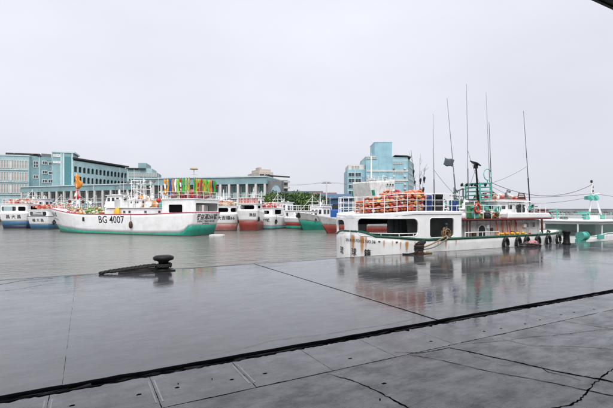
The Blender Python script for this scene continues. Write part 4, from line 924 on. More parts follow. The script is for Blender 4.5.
# power pole and wires
q = D(326.5, 84); pp = thing('power_pole', 'pale power pole with a crossarm beside the row of trees', 'pole', (q.x, q.y, 0), -YAW)
zt = zpx(182, 84); mb = MB(); mb.tube([(0, 0, 0), (0, 0, zt)], .16, 8, .11); mb.build('post', M_OFFW, pp)
mb = MB(); mb.box((0, 0, zt-.25), (1.9, .12, .14)); mb.box((0, 0, zt-.0), (1.4, .1, .1)); mb.build('crossarm', M_STEEL, pp)
for x in (-.85, -.3, .3, .85): mb = MB(); mb.lathe([(.06, zt-.18), (.08, zt-.1), (.04, zt+.05)], (x, 0, 0), 8); mb.build('insulator', M_OFFW, pp)
def wire(p0, p1, sag, r, name, label, mat=None):
    p0, p1 = Vector(p0), Vector(p1); mb = MB(); mb.tube([p0.lerp(p1, i/24)-Vector((0, 0, sag*4*(i/24)*(1-i/24))) for i in range(25)], r, 5); return tag(mb.build(name, mat or M_ROPED), label, 'wire')
for k, dx in enumerate((-.85, .85)):
    a_ = q+RT*dx+Vector((0, 0, zt-.02)); wire(a_, at(278, 184.5-1.6*k, 105), .4, .02, 'power_wire', ('lower', 'upper')[k]+' wire running left from the power pole over the trees', M_STEEL)
    wire(a_, at(420, 186.5-1.6*k, 120), .5, .02, 'power_wire', ('lower', 'upper')[k]+' wire running right from the power pole towards the blue building', M_STEEL)
# brown gear heap on the far quay by the dark wall
o = heap(tuple(D(272, 86)), 0, 3.0, 2.0, 2.0, ['tan', 'orange', 'tan'], 'brown gear heap on the far quay below the trees', 60, .3, 'fishing gear', 9)
# breakwater on the horizon
a, rz, W = facade(380, 430, 900, 520); bw = thing('breakwater', 'long grey breakwater along the horizon on the right', 'breakwater', (a.x, a.y, WATER), rz)
mb = MB(); prof = [(-2.5, -2), (0, 4.5), (1, 4.6), (1.01, 6.3), (3.2, 6.3), (3.2, 4), (16, -2)]
mb.v = [(0, y, zz) for y, zz in prof]+[(W, y, zz) for y, zz in prof]; K = len(prof)
mb.f = [tuple(range(K-1, -1, -1)), tuple(range(K, 2*K))]+[(i, (i+1) % K, K+(i+1) % K, K+i) for i in range(K)]; mb.m = [0]*len(mb.f)
mb.build('sea_wall', paint('grey_sea_wall', (.17, .18, .185), .8, grime=.35, scale=.05), bw)
rb = MB(); rnd = random.Random(4)
for i in range(700):
    x = rnd.uniform(0, W); t = rnd.random(); rb.box((x, -3.5+t*3, -.3+t*3.6), (rnd.uniform(1.2, 2.4),)*3, rnd.uniform(0, 3), rnd.uniform(0, 3))
o = rb.build('armour_blocks', paint('armour_concrete', (.20, .20, .20), .8, grime=.4, scale=.3), bw); o['kind'] = 'stuff'
# ================================================================== THE ROUND STERNED BOAT AT THE QUAY
S1 = Vector((10.2, 14.75, WATER)); L1 = 15.4
b1 = thing('fishing_boat', 'white fishing boat with rounded stern and green strake moored along the near quay', 'fishing boat', S1)
h1 = Hull(L1, 4.4, [(0, 1.78), (.004, 1.76), (.016, 1.60), (.16, 1.45), (.6, 1.46), (1, 1.52)], [(0, .12), (.6, .12), (1, .2)], stern='round', a=1.05, tb=.60, q=2.3, rake=1.3, botw=.95, flare=.8)
H1 = make_hull(b1, h1, M_WHITER, M_BOOTG, M_GREEN, drop=.75, stripe_r=.055)
M_DIN = paint('boat_inside_grey', (.42, .45, .44), .5, grime=.5)
def px_of(p):
    q = Vector(p)-Vector((0, 0, CAMZ)); return CX+FPX*q.dot(RT)/q.dot(FW)
hw = 2.17; XF = 4.36; a_ = 1.05
path = [(XF, -hw)]+[(a_-a_*math.sin(PI/2*k/14), -hw*math.cos(PI/2*k/14)) for k in range(15)]+[(a_-a_*math.cos(PI/2*k/14), hw*math.sin(PI/2*k/14)) for k in range(1, 15)]+[(XF, hw)]
acc = [0]
for p, q in zip(path, path[1:]): acc.append(acc[-1]+math.dist(p, q))
T1 = acc[-1]
def pp1(s_):
    for i in range(len(path)-1):
        if s_ <= acc[i+1]+1e-6:
            k = (s_-acc[i])/(acc[i+1]-acc[i]); return Vector((lerp(path[i][0], path[i+1][0], k), lerp(path[i][1], path[i+1][1], k), 0))
    return Vector((*path[-1], 0))
def s_of(px_):
    best = min((abs(px_of(S1+pp1(T1*.57*i/500)+Vector((0, 0, 2)))-px_), T1*.57*i/500) for i in range(501)); return best[1]
sA, sB, sC, sD = s_of(418), s_of(357.5), s_of(453.5), s_of(429)
op = [(sA, sB, 1.60, 2.34, .26), (sC, sD, 1.52, 2.36, .15), (T1-sB, T1-sB+.95, 1.62, 2.24, .25), (T1-sB+1.15, T1-sA+.1, 1.60, 1.98, .1), (T1-sD, T1-sC, 1.52, 1.98, .12)]
def t_at(s_): return min(1, max(0, pp1(s_).x/L1))
can, _, _ = wall_path(path, lambda s_: h1.zs(t_at(s_))-.03, lambda s_: 2.51-.17*max(0, (1.7-pp1(s_).x)/1.7)**1.6, op, M_WHITE, b1, 'stern_house', .07, .1)
big = [(x*1.0-.05 if x < 1 else x, y*1.03) for x, y in path]
ZR = lambda x: 2.63-.17*max(0, (1.7-x)/1.7)**1.6
XS = [XF, 3.6, 2.8, 2.2, 1.6, 1.05, .75, .5, .3, .15, .05, -.04]
mb = MB()
for x in XS:
    xx = max(0, min(a_, x+.0)); y = hw*1.03*(math.sqrt(max(.001, 1-((a_-max(x, 0))/a_)**2)) if x < a_ else 1)
    if x < 0: y = .25
    mb.v += [(x, -y, ZR(x)-.13), (x, y, ZR(x)-.13), (x, -y, ZR(x)), (x, -y*.5, ZR(x)+.03), (x, y*.5, ZR(x)+.03), (x, y, ZR(x))]
for i in range(len(XS)-1):
    a, b = i*6, i*6+6
    mb.f += [(a, b, b+1, a+1), (a, a+2, b+2, b), (a+2, a+3, b+3, b+2), (a+3, a+4, b+4, b+3), (a+4, a+5, b+5, b+4), (a+5, a+1, b+1, b+5)]
k = (len(XS)-1)*6; mb.f += [(0, 1, 5, 4, 3, 2), (k+2, k+3, k+4, k+5, k+1, k)]; mb.m = [0]*len(mb.f); RF = mb.build('canopy_roof', M_WHITE, b1, bevel=.02)
mb = MB(); mb.bbox(1.15, XF-.12, 2.02, 2.10, 1.985, 2.47); mb.build('shade_panel', M_DARK, b1)  # dark sheet over the white far wall, shade put into its colour
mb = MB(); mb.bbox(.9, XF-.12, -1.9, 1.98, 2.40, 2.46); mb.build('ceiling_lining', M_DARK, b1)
mb = MB(); mb.bbox(XF-.10, XF-.04, -hw+.05, hw-.05, .72, 2.49); mb.build('bulkhead', M_DIN, b1)
rpath = [(x+.06 if x < 1 else x, y*.975) for x, y in path]
railing(b1, rpath, lambda p: 2.62-.17*max(0, (1.7-p.x)/1.7)**1.6, .76, M_WHITE, .50, (1., .66, .33), .014)
def on_stern_pt(px_):
    p = pp1(s_of(px_)); return lambda z: (p.x, p.y*1.0-.03, z)
for (a, b, lo, hi, r) in op[:2]:          # lips round the near openings
    pts = []
    for (cs, cz, a0) in ((b-r, hi-r, 0), (a+r, hi-r, PI/2), (a+r, lo+r, PI), (b-r, lo+r, 1.5*PI)):
        pts += [(cs+r*math.cos(a0+PI/2*k/5), cz+r*math.sin(a0+PI/2*k/5)) for k in range(6)]
    full = []
    for p, q in zip(pts, pts[1:]+pts[:1]):
        k = max(1, int(math.dist(p, q)/.1)); full += [(lerp(p[0], q[0], i/k), lerp(p[1], q[1], i/k)) for i in range(k)]
    mb = MB(); P3 = []
    for s_, z_ in full: c_ = pp1(s_); P3.append((c_.x-.02 if c_.x < 1 else c_.x, c_.y-.025, z_))
    mb.tube(P3, .022, 6, closed=True); mb.build('opening_lip', M_WHITE, can)
for px_ in (379, 396, 441):               # welded seams and drain spouts on the hull
    f_ = on_stern_pt(px_); mb = MB(); mb.box(f_(1.40), (.07, .10, .05)); mb.build('drain_spout', M_RIRON, H1)
mb = MB(); pts = [pp1(lerp(sA, sB, i/12)) for i in range(13)]
mb.tube([(p.x, p.y, 1.73) for p in pts], .018, 6)
for i in (1, 4, 7, 10): p = pts[i]; mb.tube([(p.x, p.y, 1.5), (p.x, p.y, 1.73)], .015, 6)
mb.build('handrail', M_WHITE, b1)
# dark gear hanging under the roof
for k, px_ in enumerate((396, 403, 409.5, 415)):
    p = pp1(s_of(px_)); rnd = random.Random(k); mb = MB()
    prof = [(.05, 2.44), (.09, 2.38), (.16, 2.2), (.18, 1.95), (.15+.04*(k % 2), 1.6), (.19, 1.3), (.10, 1.1), (.02, 1.05)]
    M_ = Matrix.Diagonal((1.0, .7, 1)); mb.lathe([(r*rnd.uniform(.8, 1.2), z_) for r, z_ in prof], (0, 0, 0), 9, M_); mb.tube([(0, 0, 2.42), (0, 0, 2.5)], .02, 5)
    o = mb.build('hanging_bundle', paint('dark_oilskin', (.012, .014, .018), .55), None, True); o.location = S1+Vector((p.x+.1, p.y+.45+.12*k, 0))
    tag(o, ['dark bundle of gear hanging leftmost inside the stern opening', 'narrow dark bundle hanging second from left in the stern opening', 'thick dark bundle hanging third from left in the stern opening', 'dark bundle hanging next to the pillar in the stern opening'][k], 'bundle', 'dark bundles under the stern roof')
# name on the round stern, home port characters below
def on_stern(px_c, zc, slope=0):
    sc_ = s_of(px_c)
    def fn(x, y):
        s_ = sc_-x; p = pp1(s_); q = pp1(s_+.01)-pp1(s_-.01); nrm = Vector((-q.y, q.x, 0)).normalized()
        if nrm.dot(p-Vector((2.5, 0, 0))) < 0: nrm = -nrm
        z = zc+y; t = t_at(s_); w_ = abs(h1.pt(t, z, 1).y)/max(.05, abs(h1.pt(t, h1.zs(t), 1).y)); return Vector((p.x, p.y*w_*1.014, z))+nrm*.045
    return fn
lettering('SIN RUEI FONG NO.36', .18, on_stern(359, 1.37), M_BLACK, H1)
lettering('琉', .36, on_stern(342.5, .86), M_BLACK, H1); lettering('球', .36, on_stern(354.5, .86), M_BLACK, H1); lettering('籍', .36, on_stern(368, .86), M_BLACK, H1)
# rust run down from the scuppers
m, n, bs = nodes('orange_rust'); M_RUN = m
at_ = n.nodes.new('ShaderNodeAttribute'); at_.attribute_name = 'rust'
nz1 = noise(n, 9, 5, None, (3, 3, .5))
n.links.new(mixc(n, nz1, (.78, .34, .06), (.36, .13, .03)), bs.inputs['Base Color']); bs.inputs['Roughness'].default_value = .8
ml = N(n, 'ShaderNodeMath', operation='MULTIPLY'); n.links.new(at_.outputs['Fac'], ml.inputs[0]); n.links.new(ramp(n, nz1, [(.25, .5), (.45, 1.)]), ml.inputs[1])
n.links.new(ml.outputs[0], bs.inputs['Alpha'])
def rust_run(px_, z0, z1, w_, k_=1.):
    f = on_stern(px_, 0); mb = MB(); n_ = 18; rnd = random.Random(int(px_*7)); al = []
    for i in range(n_+1):
        t = i/n_; z = lerp(z0, z1, t); ww = w_*(1-.6*t)*rnd.uniform(.8, 1.15)
        for s in (-1, -.5, 0, .5, 1):
            mb.v.append(tuple(Vector(f(s*ww, z)))); al.append(k_*(1-abs(s))**.6*(1-t**2.5)*min(1, .35+t*8) if abs(s) < 1 else 0)
    for i in range(n_):
        for j in range(4): a = i*5+j; mb.f.append((a, a+1, a+6, a+5)); mb.m.append(0)
    o = mb.build('rust_stain', M_RUN, H1, True, recalc=False); at1 = o.data.attributes.new('rust', 'FLOAT', 'POINT'); at1.data.foreach_set('value', al)
for a in ((353.5, 1.62, .72, .15), (362.5, 1.60, .78, .17), (340, 1.5, .9, .05, .7), (366.5, 1.58, 1.0, .06), (384, 1.47, 1.1, .05, .8), (392, 1.45, 1.2, .04, .6), (400, 1.42, 1.05, .05, .8), (406, 1.42, .95, .13, 1.), (414, 1.42, 1.1, .05, .7), (437, 1.40, 1.1, .04, .7), (445, 1.40, 1.0, .08, .8), (455, 1.40, 1.1, .05, .8)): rust_run(*a)
# deckhouse with arched door
Y0 = -1.5; mb = MB(); mb.bbox(XF+.05, 11.2, Y0, 1.5, .73, 2.20); DH = mb.build('deckhouse', M_WHITEO, b1, bevel=.05)
mb = MB(); mb.bbox(XF-.02, 11.5, Y0-.42, 1.92, 2.222, 2.285); mb.build('boat_deck', paint('faded_maroon', (.20, .035, .03), .5, grime=.5, rust=.3), DH)
mb = MB(); mb.bbox(8.0, 11.45, Y0-.38, 1.88, 2.286, 2.56); BW = mb.build('bridge_bulwark', M_WHITE, DH, bevel=.06)
xl = lambda px_, v: at_v(px_, 212, v).x-S1.x
vw = S1.y+Y0
dx = xl(481, vw); mb = MB(); K = 10
mb.v = [(dx+.24*math.cos(PI*i/K), Y0-.02, 1.72+.24*math.sin(PI*i/K)) for i in range(K+1)]+[(dx-.24, Y0-.02, .8), (dx+.24, Y0-.02, .8)]; mb.f = [tuple(range(len(mb.v)))]; mb.m = [0]
dr = mb.build('door', M_DARK, DH, solid=.05)
mb = MB(); mb.tube([(dx+.27*math.cos(PI*i/K), Y0-.04, 1.72+.27*math.sin(PI*i/K)) for i in range(K+1)], .035, 6); mb.tube([(dx-.27, Y0-.04, .8), (dx-.27, Y0-.04, 1.72)], .035, 6); mb.tube([(dx+.27, Y0-.04, .8), (dx+.27, Y0-.04, 1.72)], .035, 6); mb.build('door_frame', M_WHITE, dr)
for px_, y in ((526.5, 225), (533, 224.5)): window_row(DH, [xl(px_, vw)], Y0-.01, at_v(px_, y, vw).z-WATER, .28, .34)
mb = MB(); mb.lathe([(.09, -.02), (.09, .05), (.05, .06)], (xl(491, vw), Y0-.03, 1.75), 12, Matrix.Rotation(PI/2, 3, 'X')); mb.build('porthole', M_RIRON, DH)
for px_ in (468, 471): mb = MB(); mb.tube([(xl(px_, vw-.3), Y0-.25, .8), (xl(px_, vw-.3), Y0-.25, 2.2)], .03, 6); mb.build('stanchion', M_DKRED, b1)
railing(b1, [(xl(466, 12.6), -2.1), (xl(500, 12.6), -2.1)], 1.46, .22, M_WHITE, .8, (1.,), .018, 'side_rail')
# bridge
br_ = cabin(b1, 8.35, 11.0, 1.05, 2.29, 3.12, M_WHITE, 4, slope=.3, name='bridge', over=.2)
mb = MB(); mb.bbox(8.3, 10.6, -1.15, 1.15, 3.195, 3.26); mb.build('bridge_top', paint('pale_pink_deck', (.62, .45, .43), .6, grime=.4), br_)
for k, px_ in enumerate((508, 514, 521)):
    p = at_v(px_, 199, 14.5)-S1; mb = MB(); mb.box((p.x, p.y, 3.36), (.35, .3, .2)); mb.build('deck_light', [M_STEEL, M_RED, M_DARK][k], br_)
p = at_v(531, 207, 13.7)-S1
mb = MB(); mb.lathe([(.07, -.2), (.10, .0), (.12, .14), (.05, .16)], (p.x, p.y, p.z), 12, Matrix.Rotation(.9, 3, 'Y')); mb.build('search_light', M_MINT, b1, True)
# bow platform and post
mb = MB(); p = at_v(541, 212, 14.4)-S1; mb.box((p.x, p.y, 2.56), (1.1, .5, .12)); mb.box((p.x+.2, p.y, 2.70), (.7, .35, .10), .2); mb.build('bow_platform', M_DKRED, b1, bevel=.02)
mb = MB(); mb.tube([(p.x+.15, p.y, .8), (p.x+.05, p.y, 2.56)], .06, 8); mb.build('bow_post', M_DKRED, b1)
# gantry frame in mint green with ring
vG = 14.3
G = lambda px_, py_, v=vG: at_v(px_, py_, v)-S1
mb = MB()
for v in (vG, vG+.9):
    for px_ in (480, 491):
        q = G(px_, 183); q.y = v-S1.y; mb.tube([(q.x, q.y, 2.28), tuple(q)], .045, 8)
for y in (183, 187, 191, 195, 199, 205):
    q, r = G(480, y), G(491, y); mb.tube([q, r], .035, 6); mb.tube([q+Vector((0, .9, 0)), r+Vector((0, .9, 0))], .035, 6); mb.tube([q, q+Vector((0, .9, 0))], .03, 6); mb.tube([r, r+Vector((0, .9, 0))], .03, 6)
gan = mb.build('gantry', M_MINT, b1)
q = G(487.5, 174.5); mb = MB(); mb.torus(q, .29, .022, 28, 6, Matrix.Rotation(PI/2, 3, 'X')); mb.tube([q-Vector((0, 0, .29)), q-Vector((0, 0, .45))], .03, 6); mb.build('direction_finder_ring', M_MINT, gan)
mb = MB(); qa, qb = G(461, 186), G(487, 184); mb.tube([qa, qb], .03, 6); mb.tube([qa-Vector((0, 0, .16)), qb-Vector((0, 0, .16))], .02, 6); arm = mb.build('lamp_arm', M_MINT, gan)
for px_ in (461, 466, 471, 474.5, 484.5):
    q = G(px_, 186); mb = MB(); mb.lathe([(.03, -.07), (.06, -.04), (.07, .03), (.045, .08), (.02, .10)], (q.x, q.y-.05, q.z+.05), 10, Matrix.Rotation(.5, 3, 'X')); mb.build('lamp', M_RUBBER, arm)
mb = MB(); qa, qb = G(478.5, 205), G(476, 166); mb.tube([qa, qb], .055, 8, .04); lp = mb.build('lamp_post', M_IRON, b1)
q = G(475.5, 163.3); mb = MB(); mb.box((q.x, q.y, q.z), (.5, .42, .05), .35, .35, .2); mb.build('solar_panel', M_RUBBER, lp); mb = MB(); mb.box((q.x+.02, q.y, q.z-.16), (.14, .16, .2)); mb.build('lamp_head', M_RUBBER, lp)
mb = MB(); qa, qb = G(484, 207), G(499, 207); mb.bbox(qa.x, qb.x-.35, qa.y-.15, qa.y+.5, 2.29, 2.85); mb.build('mint_locker', M_MINT, b1, bevel=.04)
railing(b1, [(XF+.1, -1.86), (8.0, -1.86)], 2.286, .62, M_WHITE, .55, (1., .5), .013, 'deck_railing')
railing(b1, [(8.2, -1.8), (11.2, -1.8)], 2.56, .45, M_WHITE, .5, (1.,), .012, 'bridge_railing')
# tall whip antennas
for (xb, yb, xt, yt, v, r) in [(434.5, 196, 433, 114, 14.9, .022), (457.5, 200, 447, 98, 14.3, .024), (468.5, 205, 466.5, 84, 14.8, .022), (491, 205, 486, 92, 15.4, .020), (492.5, 205, 489, 122, 14.6, .028), (530.5, 205, 523.5, 111, 15.0, .028)]:
    pa, pb = at_v(xb, yb, v)-S1, at_v(xt, yt, v)-S1; pa.z = min(pa.z, 2.5); antenna(b1, pa, pb, r*1.35, M_DARK if r > .025 else M_STEEL)
# flag on the second antenna
q = at_v(454.5, 168, 14.3); mb = MB(); n_ = 8
for i in range(6):
    for j in range(n_+1):
        x = -.52*j/n_; mb.v.append((x-.02*i, .05*math.sin(j*1.2+i*.5), .05-.055*i+.02*math.sin(j*.9)-x*.16+(.0 if i else .02)))
for i in range(5):
    for j in range(n_): a = i*(n_+1)+j; mb.f.append((a, a+1, a+n_+2, a+n_+1)); mb.m.append(0)
o = mb.build('flag', paint('dark_flag', (.09, .115, .125), .8, grime=.3), None, True, solid=.008, recalc=False); o.scale = (1, 1, 1.25); o.location = q+Vector((0, 0, .32)); o.rotation_euler.z = -.3; tag(o, 'small dark grey flag flying from a thin antenna on the round sterned boat', 'flag')
# ------------------------------------------------------------------ floats piled on the stern roof: each one an object
rnd = random.Random(5); r_f = .092; cnt = 0
cols_ = ['orange']*6+['salmon']*8+['red']*2+['magenta']*2+['yellow']+['white']+['tan']*3
tint = {'orange': 'bright orange', 'salmon': 'faded salmon', 'red': 'dark red', 'magenta': 'deep pink', 'yellow': 'yellow', 'white': 'dirty white', 'tan': 'tan'}
zf = WATER+2.655
XP1 = 2.50
def pile_h(x, y):                          # outline of the heap above the roof
    return (.54+.28*min(1, max(0, (x-.5)/1.1)))*min(1, max(0, (x-.1)/.2))**.5*(1+.06*math.sin(x*5+1)+.05*math.sin(x*11+y*4))
for k in range(8):
    for j in range(13):
        for i in range(18):
            x = .30+i*.178+(.089 if (j+k) % 2 else 0)+rnd.uniform(-.02, .02); y = -1.98+j*.165+(.08 if k % 2 else 0)+rnd.uniform(-.02, .02)
            zz = r_f*.9+k*.128
            if x > XP1 or y > (-.25 if x > .95 else .75) or zz > pile_h(x, y): continue
            e_ = (((x-1.25)/1.05)**2 if x < 1.25 else 0)+(y/2.02)**2
            if e_ > .96: continue
            buried = e_ < .64 and zz+.13 < pile_h(x, y)
            if buried or cnt >= 298: continue
            c_ = rnd.choice(cols_); o = link('net_float', float_mesh(c_, FCOL[c_], r_f)); cnt += 1
            o.location = (S1.x+x, S1.y+y, zf+zz-(.14*max(0, (1.7-x)/1.7)**1.6)); o.rotation_euler = (rnd.uniform(-.5, .5), rnd.uniform(-.5, .5), rnd.uniform(0, 3))
            o.scale = (rnd.uniform(.9, 1.45), rnd.uniform(.85, 1.15), rnd.uniform(.62, .95))
            tag(o, f'{tint[c_]} net float piled behind the stern railing of the round sterned boat', 'float', f'{tint[c_]} floats on the stern roof')
mb = MB(); mb.prism([(.60, -.8), (1.0, -1.5), (XP1-.1, -1.55), (XP1-.1, -.1), (.6, -.1)], 0, .52); o = mb.build('folded_net', paint('dark_brown_net', (.07, .045, .035), .9, grime=.5, scale=14), None, bevel=.08); o.location = (S1.x, S1.y, zf+.001); tag(o, 'dark brown net folded beneath the floats on the stern roof', 'net')
def drum(px_, v, zb, r, hh, mat, label, name='drum'):
    p = at_v(px_, 205, v); q = thing(name, label, 'drum', (p.x, v, zb)); mb = MB(); mb.lathe([(r*.94, 0), (r, .02), (r, hh*.3), (r*1.03, hh*.33), (r, hh*.36), (r, hh*.64), (r*1.03, hh*.67), (r, hh*.7), (r, hh-.03), (r*.93, hh)], n=20); mb.build('barrel', mat, q, True)
    mb = MB(); mb.lathe([(r*.96, hh+.001), (r*.96, hh+.04), (r*.2, hh+.05)], n=20); mb.build('lid', mat, q); return q
drum(427.5, 12.95, zf, .19, .62, M_BLUE, 'blue plastic drum at the right end of the float pile')
drum(454, 13.2, WATER+2.288, .19, .80, M_BLUE, 'blue plastic drum left of the green net on the boat deck')
q = drum(438, 13.4, zf, .24, .50, M_RUBBER, 'black tub with a smaller tub on top, between two blue drums')
mb = MB(); mb.lathe([(.20, .552), (.23, .70), (.25, .71), (.25, .74), (.15, .745)], n=20); mb.build('upper_tub', M_RUBBER, q, True)
def lump(loc, sx, sy, hh, mat, name, label, cat, seed, keys=None):
    rnd = random.Random(seed); mb = MB(); n_ = 26; k = 13
    for i in range(k+1):
        ph = PI/2*i/k
        for j in range(n_):
            a = 2*PI*j/n_; rr = (math.cos(ph)*(1+.12*math.sin(a*5+seed)+.08*math.sin(a*9+ph*7))*rnd.uniform(.80, 1.16)+.02); mb.v.append((sx*rr*math.cos(a), sy*rr*math.sin(a), hh*math.sin(ph)*(1+.15*math.sin(a*3+seed*2))*rnd.uniform(.82, 1.12) if i else 0))
    for i in range(k):
        for j in range(n_): mb.f.append((i*n_+j, i*n_+(j+1) % n_, (i+1)*n_+(j+1) % n_, (i+1)*n_+j)); mb.m.append(0)
    mb.f += [tuple(range(n_-1, -1, -1)), tuple(k*n_+j for j in range(n_))]; mb.m += [0, 0]
    o = mb.build(name, mat, None, True); o.location = loc; return tag(o, label, cat)
p = at_v(466.5, 210, 13.35); lump((p.x, p.y, WATER+2.288), .32, .3, .52, M_NETG, 'net_bundle', 'green net bundle on the boat deck beside the red life ring', 'net', 3)
p = at_v(461, 200, 14.0); lump((p.x, p.y, WATER+2.288), .4, .35, .75, M_NETG, 'net_bundle', 'taller green net bundle behind the second blue drum', 'net', 4)
p = at_v(472, 210, 13.9); lump((p.x, p.y, WATER+2.288), .3, .35, .6, M_NETG, 'net_bundle', 'green net bundle behind the red life ring', 'net', 5)
p = at_v(477.5, 208.3, 12.82); mb = MB(); mb.torus((0, 0, 0), .155, .055, 24, 10, Matrix.Rotation(PI/2, 3, 'X')); lr = mb.build('life_ring', paint('ring_red', (.55, .05, .03), .45, grime=.2), None, True); lr.location = p; lr.scale = (1.1, 1, 1.25); tag(lr, 'red life ring hung on the boat deck railing', 'life ring')
mb = MB()
for a in range(4): mb.torus((.155*math.cos(a*PI/2+.8), 0, .155*math.sin(a*PI/2+.8)), .058, .012, 12, 6, Matrix.Rotation(a*PI/2+.8, 3, 'Y').to_3x3() @ Matrix.Rotation(0, 3, 'X'))
mb.build('band', M_WHITE, lr)
lump((at_v(496, 206, 13.5).x, 13.6, WATER+2.288), .2, .2, .38, M_MINT, 'covered_winch', 'mint covered winch on the boat deck left of the bridge', 'winch', 6)
# marker buoys leaning against the deckhouse
flot = [('yellow', M_YELLOW), ('orange', M_ORANGE)]
for i in range(10):
    px_ = 499+i*2.7; p = at_v(px_, 238, 12.95); cname = flot[i % 2 if i > 2 else 1]
    r = thing('marker_buoy', f'{["leftmost","second","third","fourth","fifth","sixth","seventh","eighth","ninth","rightmost"][i]} marker buoy of the row leaning on the deckhouse, {cname[0]} float', 'buoy', (p.x, p.y, WATER+.72), 0, 'marker buoys along the deckhouse')
    mb = MB(); mb.tube([(0, 0, 0), (rnd.uniform(-.16, .2), .22, 1.45+rnd.uniform(-.12, .05))], .02, 6); mb.build('pole', [M_RED, M_ORANGE][i % 3 == 0], r)
    mb = MB(); mb.lathe([(.04, .5), (.055, .54), (.065, .62), (.055, .74), (.03, .78)], (0, .06, .05+.05*(i % 2)), 10); mb.build('float', cname[1], r, True)
for i in range(5):
    p = at_v(500+i*5.6, 238, 12.72); mb = MB(); mb.lathe([(.05, 0), (.06, .02), (.065, .12), (.06, .24), (.03, .27)], n=10); o = mb.build('net_float', [M_YELLOW, M_ORANGE][i == 1], None, True); o.location = (p.x, p.y, WATER+1.36); o.rotation_euler = (0, PI/2, .1*i); o.location.z += .19
    tag(o, f'{["first","second","third","fourth","last"][i]} from the left of the small cylinder floats lying on the side bulwark', 'float', 'cylinder floats on the bulwark')
# tyres hung along the hull
tm = MB(); tm.torus((0, 0, 0), .20, .075, 24, 10, Matrix.Rotation(PI/2, 3, 'X')); tme = tm.mesh('tyre', M_RUBBER, True)
for i, px_ in enumerate((506, 518.5, 527, 538, 548.5, 558.5)):
    v = 12.40; p = at_v(px_, 240, v); hbv = S1.y+h1.side_at(p.x-S1.x, 1.2, -1, 0).y; v = hbv-.10; p = at_v(px_, 240, v)
    r = thing('tyre_fender', f'{["first","second","third","fourth","fifth","sixth"][i]} tyre from the left hung as fender along the green strake', 'tyre', (p.x, p.y, WATER), 0, 'tyres hung along the hull')
    zc = h1.zs((p.x-S1.x)/L1)-.36; o = link('tyre', tme, r); o.location = (0, 0, zc); o.scale = (.82, .9, 1.25)
    mb = MB(); mb.tube([(0, 0, zc+.25), (0, .02, zc+.40)], .016, 5); mb.build('hanger_rope', M_ROPED, r)
# ------------------------------------------------------------------ bollard, ropes and coil at the stern
pb = at_v(419, 250, 11.68); bo2 = thing('bollard', 'rusty brown mooring bollard in front of the round sterned boat, ropes on it', 'bollard', (pb.x, pb.y, 0), .3)
mb = MB(); mb.prism([(-.3, -.26), (.3, -.26), (.3, .26), (-.3, .26)], .003, .03); mb.build('base_plate', M_RIRON, bo2, bevel=.01)
mb = MB(); mb.lathe([(.20, .03), (.17, .08), (.16, .26), (.19, .33)], n=18); mb.build('post', M_RIRON, bo2, True)
mb = MB(); mb.lathe([(.06, -.20), (.11, -.16), (.12, .0), (.105, .2), (.08, .38), (.03, .44)], (.05, 0, .36), 16, Matrix.Rotation(1.35, 3, 'Y')); mb.build('horn', M_IRON, bo2, True)
cp = at_v(448, 233, 12.5)
def rope(pts, r, label, mat=M_ROPE, name='mooring_rope', n_=10):
    P_ = [Vector(p) for p in pts]; sm = []
    for i in range(len(P_)-1):
        a, b, c_, d_ = P_[max(0, i-1)], P_[i], P_[i+1], P_[min(len(P_)-1, i+2)]
        for k in range(n_):
            t = k/n_; sm.append(.5*((2*b)+(c_-a)*t+(2*a-5*b+4*c_-d_)*t*t+(3*b-a-3*c_+d_)*t**3))
    mb = MB(); mb.twist(sm+[P_[-1]], r*1.1); return tag(mb.build(name, mat, None, True), label, 'rope')
b0 = Vector((pb.x, pb.y, .2))
rope([b0+Vector((.16, .05, 0)), b0.lerp(cp, .5)-Vector((0, 0, .10)), cp+Vector((-.12, -.05, -.1))], .028, 'upper tan mooring rope from the rusty bollard up to the rope coil')
rope([b0+Vector((.17, -.02, -.05)), b0.lerp(cp, .55)-Vector((0, 0, .28)), cp+Vector((.0, -.06, -.18))], .024, 'lower grey mooring rope sagging from the rusty bollard to the coil', paint('grey_rope', (.20, .19, .18), .85, scale=20))
sp = [b0+Vector((.17*math.cos(k*.5), .17*math.sin(k*.5), -.07+k*.005)) for k in range(40)]
rope(sp, .026, 'dark rope wound round the rusty bollard and trailing over the quay', M_ROPED, n_=2)
rope([b0+Vector((-.16, -.08, -.06)), b0+Vector((-.35, -.12, -.14)), b0+Vector((-.62, -.1, -.17)), b0+Vector((-.8, .02, -.168))], .03, 'black rope end lying on the quay left of the rusty bollard', M_ROPED)
rope([b0+Vector((.18, -.1, -.165)), b0+Vector((.42, -.14, -.17)), b0+Vector((.6, -.05, -.17)), b0+Vector((.5, .12, -.17))], .028, 'brown rope end lying on the quay right of the rusty bollard', M_ROPE)
mb = MB(); rnd = random.Random(8)
for k in range(13):
    R_ = Matrix.Rotation(PI/2+rnd.uniform(-.25, .25), 3, 'X') @ Matrix.Rotation(rnd.uniform(-.3, .3), 3, 'Y'); mb.torus((rnd.uniform(-.05, .05), rnd.uniform(-.10, .08), rnd.uniform(-.08, .1)), rnd.uniform(.12, .21), .028, 16, 6, R_)
o = mb.build('rope_coil', M_ROPE, None, True); o.location = cp+Vector((0, .08, 0)); tag(o, 'big brown rope coil hung on a post in the right stern opening', 'rope')
mb = MB(); mb.tube([(cp.x-S1.x, cp.y-S1.y+.10, 1.2), (cp.x-S1.x, cp.y-S1.y+.10, 2.02)], .06, 8); mb.sphere((cp.x-S1.x, cp.y-S1.y+.10, 2.05), .085, 10, 6); mb.build('mooring_post', M_DARK, b1, True)
